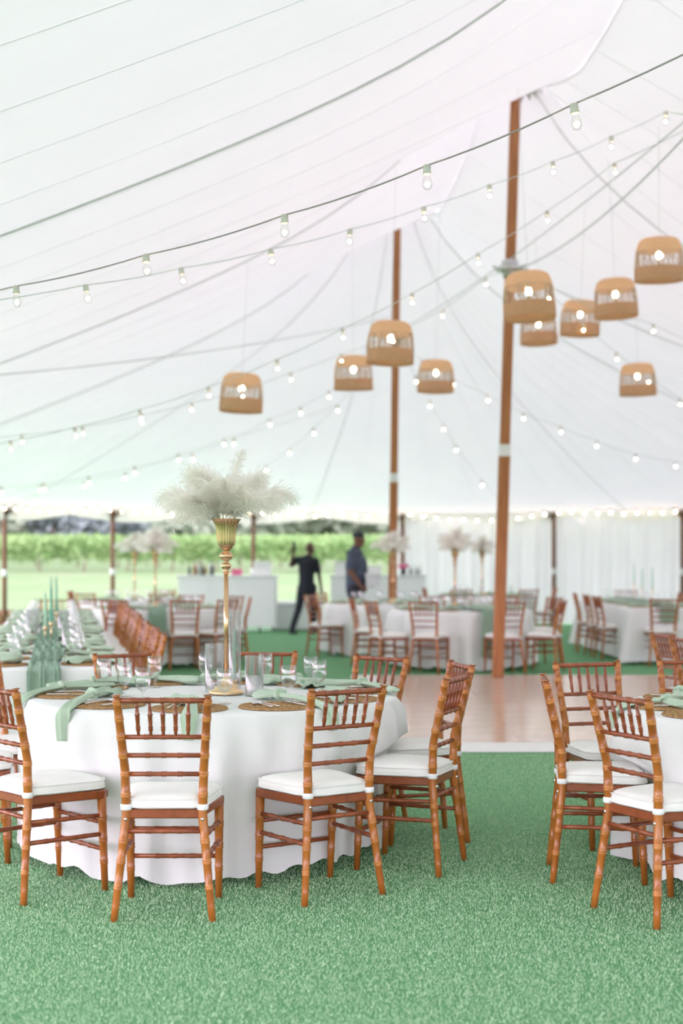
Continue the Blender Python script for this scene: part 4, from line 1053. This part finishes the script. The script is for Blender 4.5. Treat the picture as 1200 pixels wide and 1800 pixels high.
def person_grey():
    fwd = Vector((.93, -.36, 0)).normalized()
    r = thing('person', 'person in dark grey polo shirt and cap carrying a clear bin', 'person', (.225, 22.75, 0)); K = 1.0
    hc = (.055, -.02, 1.735); neck = (.0, .0, 1.60)
    shN = (-.07, -.19, 1.505); shF = (.05, .18, 1.505); elN = (-.085, -.24, 1.22); wrN = (.075, -.225, 1.01); elF = (.10, .22, 1.22); wrF = (.22, .08, 1.05)
    hipN = (-.02, -.09, .93); hipF = (.02, .09, .93); knN = (.02, -.10, .50); knF = (.03, .10, .50); anN = (-.01, -.11, .09); anF = (.0, .11, .09)
    b = MB(); head(b, hc, (.93, -.36, 0), 1.03); cap_chain(b, [neck, (.035, -.01, 1.67)], [.062, .056])
    cap_chain(b, [(0, 0, .95), (.02, 0, 1.15), (.01, 0, 1.35), (-.01, 0, 1.48)], [.14, .15, .15, .11]); cap_chain(b, [shN, (-.01, 0, 1.48), shF], [.06, .11, .06]); cap_chain(b, [(-.01, 0, 1.5), neck], [.09, .062])
    for s_, e, w_ in ((shN, elN, wrN), (shF, elF, wrF)): cap_chain(b, [s_, e, w_], [.058, .047, .031])
    for h_, k, a in ((hipN, knN, anN), (hipF, knF, anF)): cap_chain(b, [h_, k, a], [.09, .06, .04])
    hand(b, wrN, (.75, .1, -.55), (.5, -.1, .8), .8); hand(b, wrF, (.6, -.5, -.5), (.5, 0, .8), .8)
    o = b.build('body', 'skin_warm', r); remesh(o, .009); eyes(hc, fwd, o)
    b = MB(); cap_chain(b, [(0, 0, .95), (.02, 0, 1.15), (.01, 0, 1.35), (-.01, 0, 1.48)], [.165, .180, .178, .128]); cap_chain(b, [shN, (-.01, 0, 1.49), shF], [.080, .120, .080])
    for s_, e in ((shN, elN), (shF, elF)): cap_chain(b, [s_, Vector(s_).lerp(Vector(e), .74)], [.078, .072])
    s_ = b.build('polo_shirt', 'grey_cloth', r); remesh(s_, .014)
    MB().lathe([(.066, 1.575), (.078, 1.60), (.074, 1.625), (.064, 1.60)], 18, (.005, 0, 0)).build('collar', 'grey_cloth', s_)
    b = MB(); cap_chain(b, [(0, 0, 1.0), (0, 0, .90)], [.152, .15])
    for h_, k, a in ((hipN, knN, anN), (hipF, knF, anF)): cap_chain(b, [h_, k, a], [.115, .08, .06])
    remesh(b.build('trousers', 'dark_cloth', r), .014)
    for a in (anN, anF): b = MB(); shoe(b, a, fwd); remesh(b.build('shoe', 'rubber', r), .009)
    b = MB(); c = Vector(hc); V = []
    b.lathe([(.094, .035), (.096, .06), (.088, .095), (.06, .122), (.02, .133), (.0, .134)], 22, (c.x-.01, c.y+.004, c.z)); b.lathe([(.094, .036), (.088, .036)], 22, (c.x-.01, c.y+.004, c.z))
    cp = b.build('cap', 'cap_cloth', r)
    b = MB(); P = []; s_d = Vector((fwd.y, -fwd.x, 0))
    for k in range(7):
        t = k/6; P.append(c+fwd*(.07+.11*math.sin(t*PI))+s_d*(.078*math.cos(t*PI))+Vector((0, 0, .045-.012*math.sin(t*PI))))
    m_ = c+fwd*.05+Vector((0, 0, .046)); V = [p for p in P]+[m_]+[p-Vector((0, 0, .004)) for p in P]+[m_-Vector((0, 0, .004))]
    F = [(i, i+1, 7) for i in range(6)]+[(8+i+1, 8+i, 15) for i in range(6)]+[(i+1, i, 8+i, 9+i) for i in range(6)]; b.add(V, F); b.build('visor', 'cap_cloth', cp)
    bn = thing('storage_bin', 'small clear and dark bin held by the person in the cap', 'bin', (.225+.27, 22.75-.12, .99))
    b = MB(); V = []; 
    for z, q in ((0, .85), (.20, 1.0)):
        for x, y in ((-.12, -.16), (.12, -.16), (.12, .16), (-.12, .16)): V.append((x*q, y*q, z))
    b.add(V, [(3, 2, 1, 0)]+[(i, (i+1) % 4, 4+(i+1) % 4, 4+i) for i in range(4)]); o = b.build('tub', 'clear_bin', bn, False); md = o.modifiers.new('t', 'SOLIDIFY'); md.thickness = .006
    b = MB(); b.tube([(x, y, .20) for x, y in ((-.125, -.165), (.125, -.165), (.125, .165), (-.125, .165), (-.125, -.165))], .010, 6, caps=False).build('rim', 'box_white', bn)
    MB().box((0, 0, .03), (.19, .25, .03), 0, .004).build('contents', 'rubber', bn, False)
person_grey()

# ------------------------------------------------------------------ woven lanterns
def lantern_meshes():
    R = .25; H = .44; D = {}
    def wv(a, i): return 1+.014*math.sin(40*a+PI*(i % 2))
    top = [(.02, H), (.10, H-.002), (.165, H-.012), (.198, H-.035), (.213, H-.065)]
    for k in range(1, 9): top.append((.213+.019*k/8, H-.065-.075*k/8))
    D['dome'] = (MB().lathe(top, 160, flute=wv), 'wicker')
    bot = [(.246+.004*k/10, .135-.135*k/10) for k in range(11)]+[(.252, -.004), (.246, -.004), (.243, .05), (.241, .135)]
    D['lower_band'] = (MB().lathe(bot, 160, flute=wv), 'wicker')
    b = MB(); n = 28; z0, z1 = .13, H-.138
    def rp(z): return .246+(.232-.246)*(z-.13)/(z1-.13)
    for k in range(n):
        for sg in (-1, 1):
            a0 = 2*PI*k/n; P = []
            for j in range(6):
                t = j/5; a = a0+sg*t*.42+.03*math.sin(k*2.3); z = z0+(z1-z0)*t; P.append((rp(z)*math.cos(a), rp(z)*math.sin(a), z))
            b.tube(P, .0034, 4, caps=False)
    for k in range(18):
        a = 2*PI*k/18; 
        if k % 3: b.tube([(rp(z0)*math.cos(a), rp(z0)*math.sin(a), z0), (rp(z1)*math.cos(a+.05), rp(z1)*math.sin(a+.05), z1)], .007, 4, caps=False)
    D['open_weave'] = (b, 'lace')
    D['bulb'] = (MB().ball((0, 0, .26), (.03, .03, .038), 12, 9), 'lamp_bulb')
    D['socket'] = (MB().lathe([(.012, .29), (.018, .295), (.018, .36), (.01, .38), (.004, H)], 12), 'socket')
    return {k: b.mesh(k, m) for k, (b, m) in D.items()}
emit_mat('lamp_bulb', (1.0, .80, .52), 8)
LM = lantern_meshes()
lan = [(931, 478, 562, 93, 'large woven basket lantern hanging in front of the big tent pole'), (1158, 413, 497, 87, 'highest woven basket lantern at the right edge'),
       (1083, 485, 560, 77, 'woven basket lantern below and left of the highest one'), (1018, 525, 592, 70, 'woven basket lantern between the pole lantern and its right neighbours'),
       (947, 545, 607, 66, 'woven basket lantern partly hidden below the large pole lantern'), (1121, 640, 698, 65, 'lowest woven basket lantern, alone at the right'),
       (685, 573, 641, 84, 'woven basket lantern in front of the second tent pole'), (621, 625, 688, 69, 'woven basket lantern just left of the second tent pole'),
       (765, 637, 692, 65, 'woven basket lantern just right of the second tent pole'), (423, 661, 726, 77, 'leftmost woven basket lantern, alone above the plumes')]
for px, y0, y1, wd, lb in lan:
    d = 1265/wd; p = at(px, y1-3, d); r = thing('basket_lantern', lb, 'lantern', p, random.uniform(0, 6), 'woven lanterns under the canopy')
    r.rotation_euler = (random.uniform(-.05, .05), random.uniform(-.05, .05), r.rotation_euler[2])
    for k, m in LM.items(): link(k, m, r)
    cz = canopy_z(p)-p.z-.02
    b = MB(); b.tube([(0, 0, .44), (0, 0, cz)], .002, 5); o = b.build('cord', 'cable_pale', r)

# ------------------------------------------------------------------ string lights
def bulb_meshes(seg):
    b = MB(); b.lathe([(0, .004), (.010, .004), (.0165, 0), (.017, -.030), (.019, -.032), (.019, -.037), (.0145, -.038), (0, -.038)], seg)
    sk = b.mesh('socket', 'socket')
    b = MB(); b.cm = 0; b.lathe([(.013, -.038), (.0135, -.046), (.018, -.060), (.0215, -.075), (.021, -.089), (.014, -.101), (.004, -.105), (0, -.105)], seg)
    b.cm = 1; b.ball((0, 0, -.080), (.0125, .0125, .0085), 8, 6)
    return sk, b.mesh('bulb', ['bulb_glass', 'filament'])
BH, BL = bulb_meshes(18), bulb_meshes(10)
def strand(pts, pre, post, label, m='cable_pale', hi=False, rad=.0035, sag=True, bs=1.0):
    """pts: bulb positions; pre/post: cable ends"""
    P = [Vector(p) for p in pts]; E = ([Vector(pre)] if pre is not None else [])+P+([Vector(post)] if post is not None else [])
    r = thing('light_string', label, 'string lights', P[0]); o = P[0]
    S = []
    for i in range(len(E)-1):
        a, c = E[i], E[i+1]; L = (c-a).length; n = 6
        for k in range(n): t = k/n; q = a.lerp(c, t); q.z -= .05*L*4*t*(1-t)*.35; S.append(q-o)
    S.append(E[-1]-o); b = MB(); b.tube(S, rad, 6); b.build('wire', m, r)
    sk, bu = BH if hi else BL
    for i, p in enumerate(P):
        s_ = link('socket', sk, r, p-o); s_.rotation_euler = (random.uniform(-.10, .10), random.uniform(-.2, .05), 0); s_.scale = (bs, bs, bs); link('bulb', bu, s_)
def pxs(L, d0, d1):
    n = len(L); return [at(x, y, d0+(d1-d0)*i/(n-1)) for i, (x, y) in enumerate(L)]
ring1 = Vector((1.985, 16.9, 4.88)); ring0 = Vector((2.89, 11.2, 4.92)); ring2 = Vector((.87, 22.7, 4.95))
strand([at(28, 503, 7.2), at(256, 448, 6.95), at(500, 378, 6.55), at(750, 291, 6.1), at(1008, 183, 5.7)], at(-300, 560, 7.5), at(1420, -20, 5.2), 'nearest string of clear bulbs sweeping up across the whole picture', 'cable_dark', True, .0038)
strand(pxs([(150, 501), (318, 471), (475, 438), (615, 403), (744, 364), (860, 325), (971, 284), (1074, 240), (1170, 196)], 8.3, 11.1), at(-180, 545, 7.8), ring0, 'second string of bulbs just below the nearest one, ending at the right pole ring', 'cable_pale', True, .0032)
strand(pxs([(1079, 287), (961, 371), (840, 446), (724, 516), (603, 577), (486, 632), (366, 680), (245, 720), (131, 751), (18, 775)], 11.5, 12.9), ring0, at(-120, 800, 13.1), 'third string of bulbs falling from the right pole ring past the leftmost lantern')
strand(pxs([(853, 488), (778, 544), (690, 588), (600, 622), (511, 655), (425, 684), (337, 708), (249, 729), (145, 750), (38, 764)], 16.6, 14.6), ring1, at(-80, 775, 14.4), 'string of bulbs from the big pole ring toward the left edge')
strand(pxs([(577, 688), (527, 716), (473, 736), (411, 770), (338, 797), (236, 820), (155, 838), (76, 849), (2, 855)], 22.2, 20), ring2, at(-70, 862, 19.6), 'low string of bulbs from the second pole toward the left edge', bs=1.2)
strand(pxs([(394, 771), (313, 799), (220, 831), (148, 846), (70, 853)], 23.0, 26.2), at(592, 712, 22.0), at(0, 862, 27.6), 'lower string of bulbs left of the plumes, nearly doubling another', bs=1.2)
strand(pxs([(592, 712), (550, 753), (509, 788), (467, 819)], 23.6, 28), ring2, tent_pt(post_us[2], .99)-Vector((0, 0, .1)), 'steep short string of bulbs left of the second pole', bs=1.2)
strand(pxs([(741, 632), (755, 705), (779, 746), (801, 783), (847, 845)], 23.6, 29), ring2, at(880, 880, 30.3), 'steep short string of bulbs right of the second pole', bs=1.2)
strand(pxs([(730, 661), (797, 666), (857, 694), (920, 726), (985, 750), (1048, 775), (1116, 798), (1187, 811)], 22.9, 25.5), ring2, at(1290, 830, 26), 'string of bulbs from the second pole toward the lower right edge', bs=1.2)
strand(pxs([(963, 512), (1024, 568), (1083, 620), (1140, 660), (1195, 700)], 17.2, 19.5), ring1, at(1270, 740, 20), 'string of bulbs from the big pole ring down behind the right lanterns', bs=1.1)
strand(pxs([(1147, 570)], 17.5, 18) if False else [at(1147, 570, 17.5), at(1215, 600, 17.6)], ring1, at(1330, 640, 17.8), 'single bulb string right of the lanterns above the lowest lantern', bs=1.1)
# string along the eave of the far end
for seg_, (ua, ub, lb) in enumerate(((post_us[0]-1.2, post_us[1], 'left'), (post_us[1], post_us[2], 'left of the middle'), (post_us[2], post_us[3], 'middle'), (post_us[3], post_us[4], 'right of the middle'), (post_us[4], post_us[5]+1.5, 'right'))):
    n = int((ub-ua)/.29); P = []
    for k in range(n):
        t = (k+.5)/n; p = tent_pt(ua+(ub-ua)*t, .985); sg = .16 if seg_ == 3 else .05
        P.append(Vector((p.x, p.y, EAVE+.06-sg*4*t*(1-t)+random.uniform(-.015, .015))))
    strand(P, None, None, 'eave string of glowing bulbs along the far end, '+lb+' stretch', 'cable_dark', bs=1.25)
# plain suspension cables
def cable(a, b_, sag, label, rad=.004):
    a, b_ = Vector(a), Vector(b_); o = MB(); P = []
    for k in range(25): t = k/24; q = a.lerp(b_, t); q.z -= sag*4*t*(1-t); P.append(q-a)
    o.tube(P, rad, 6); ob = o.build('suspension_cable', 'cable_pale'); ob.location = a; tag(ob, label, 'cable')
cable(ring0-Vector((.12, 0, .08)), ring1+Vector((.12, 0, 0)), .15, 'plain cable slung between the right pole ring and big pole ring', .008)
cable(ring0-Vector((.15, 0, 0)), ring2+Vector((0, 0, .1)), .12, 'long plain cable from right pole ring past the big pole', .006)
cable(at(-60, 664, 13), at(690, 556, 22.6), .10, 'plain grey cable crossing the canopy at left toward the second pole', .007)
cable(ring1+Vector((.1, 0, 0)), at(1300, 640, 19), .1, 'plain cable from the big pole ring behind the lanterns to the right edge', .006)

# ------------------------------------------------------------------ landscape
def leaf_cloud(n, fn, size):
    c = np.array([fn() for _ in range(n)]); a = rng.normal(size=(n, 3)); a /= np.linalg.norm(a, axis=1)[:, None]; t = rng.normal(size=(n, 3)); b_ = np.cross(a, t); b_ /= np.linalg.norm(b_, axis=1)[:, None]
    s_ = size*rng.uniform(.6, 1.2, n)[:, None]
    return np.stack([c-a*s_, c-b_*s_*.6, c+a*s_, c+b_*s_*.6], 1)
rn = random.Random(5)
for i, y in enumerate((58, 63, 68.5, 75, 83)):
    g = gz(y); x0, x1 = -24-i*3, 17+i*2
    r = thing('vine_row', ['nearest', 'second', 'third', 'fourth', 'furthest'][i]+' leafy green vineyard row across the meadow', 'vines', (0, y, g), 0, 'vineyard rows')
    V = leaf_cloud(7000, lambda: (rn.uniform(x0, x1), rn.gauss(0, .28), .42+.90*rn.random()**.8+.13*math.sin(rn.random()*6)), .15)
    quads('foliage', V, 'vine', r)
    tm = MB().tube([(0, 0, 0), (.03, 0, .35), (-.02, 0, .75)], [.05, .04, .03], 6).mesh('vine_trunk', 'trunk')
    if i < 2:
        for k in range(int((x1-x0)/1.8)): link('vine_trunk', tm, r, (x0+.9+k*1.8, 0, 0))
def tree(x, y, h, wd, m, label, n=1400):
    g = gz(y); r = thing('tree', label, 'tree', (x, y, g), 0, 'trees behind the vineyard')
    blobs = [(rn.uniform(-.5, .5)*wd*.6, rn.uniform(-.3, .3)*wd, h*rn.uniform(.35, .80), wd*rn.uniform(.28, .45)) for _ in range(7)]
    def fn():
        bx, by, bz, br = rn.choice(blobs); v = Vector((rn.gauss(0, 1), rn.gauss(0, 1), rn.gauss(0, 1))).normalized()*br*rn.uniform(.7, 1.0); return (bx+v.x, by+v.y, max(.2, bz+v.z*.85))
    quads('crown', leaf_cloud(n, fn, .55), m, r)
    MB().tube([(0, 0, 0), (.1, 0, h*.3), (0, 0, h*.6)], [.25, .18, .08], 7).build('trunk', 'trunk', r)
side = ['far left', 'left', 'centre', 'right']
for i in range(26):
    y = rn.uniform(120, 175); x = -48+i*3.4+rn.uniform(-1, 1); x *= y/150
    left = i < 13; tree(x, y, rn.uniform(5.0, 8.0) if left else rn.uniform(5, 8.5), rn.uniform(5, 7.5), 'tree_haze_blue' if (left and i % 4) else 'tree_green',
                        ('blue-green haze-tinted tree in the distant wood behind the vineyard, left side' if (left and i % 4) else 'soft green tree in the distant wood behind the vineyard'))
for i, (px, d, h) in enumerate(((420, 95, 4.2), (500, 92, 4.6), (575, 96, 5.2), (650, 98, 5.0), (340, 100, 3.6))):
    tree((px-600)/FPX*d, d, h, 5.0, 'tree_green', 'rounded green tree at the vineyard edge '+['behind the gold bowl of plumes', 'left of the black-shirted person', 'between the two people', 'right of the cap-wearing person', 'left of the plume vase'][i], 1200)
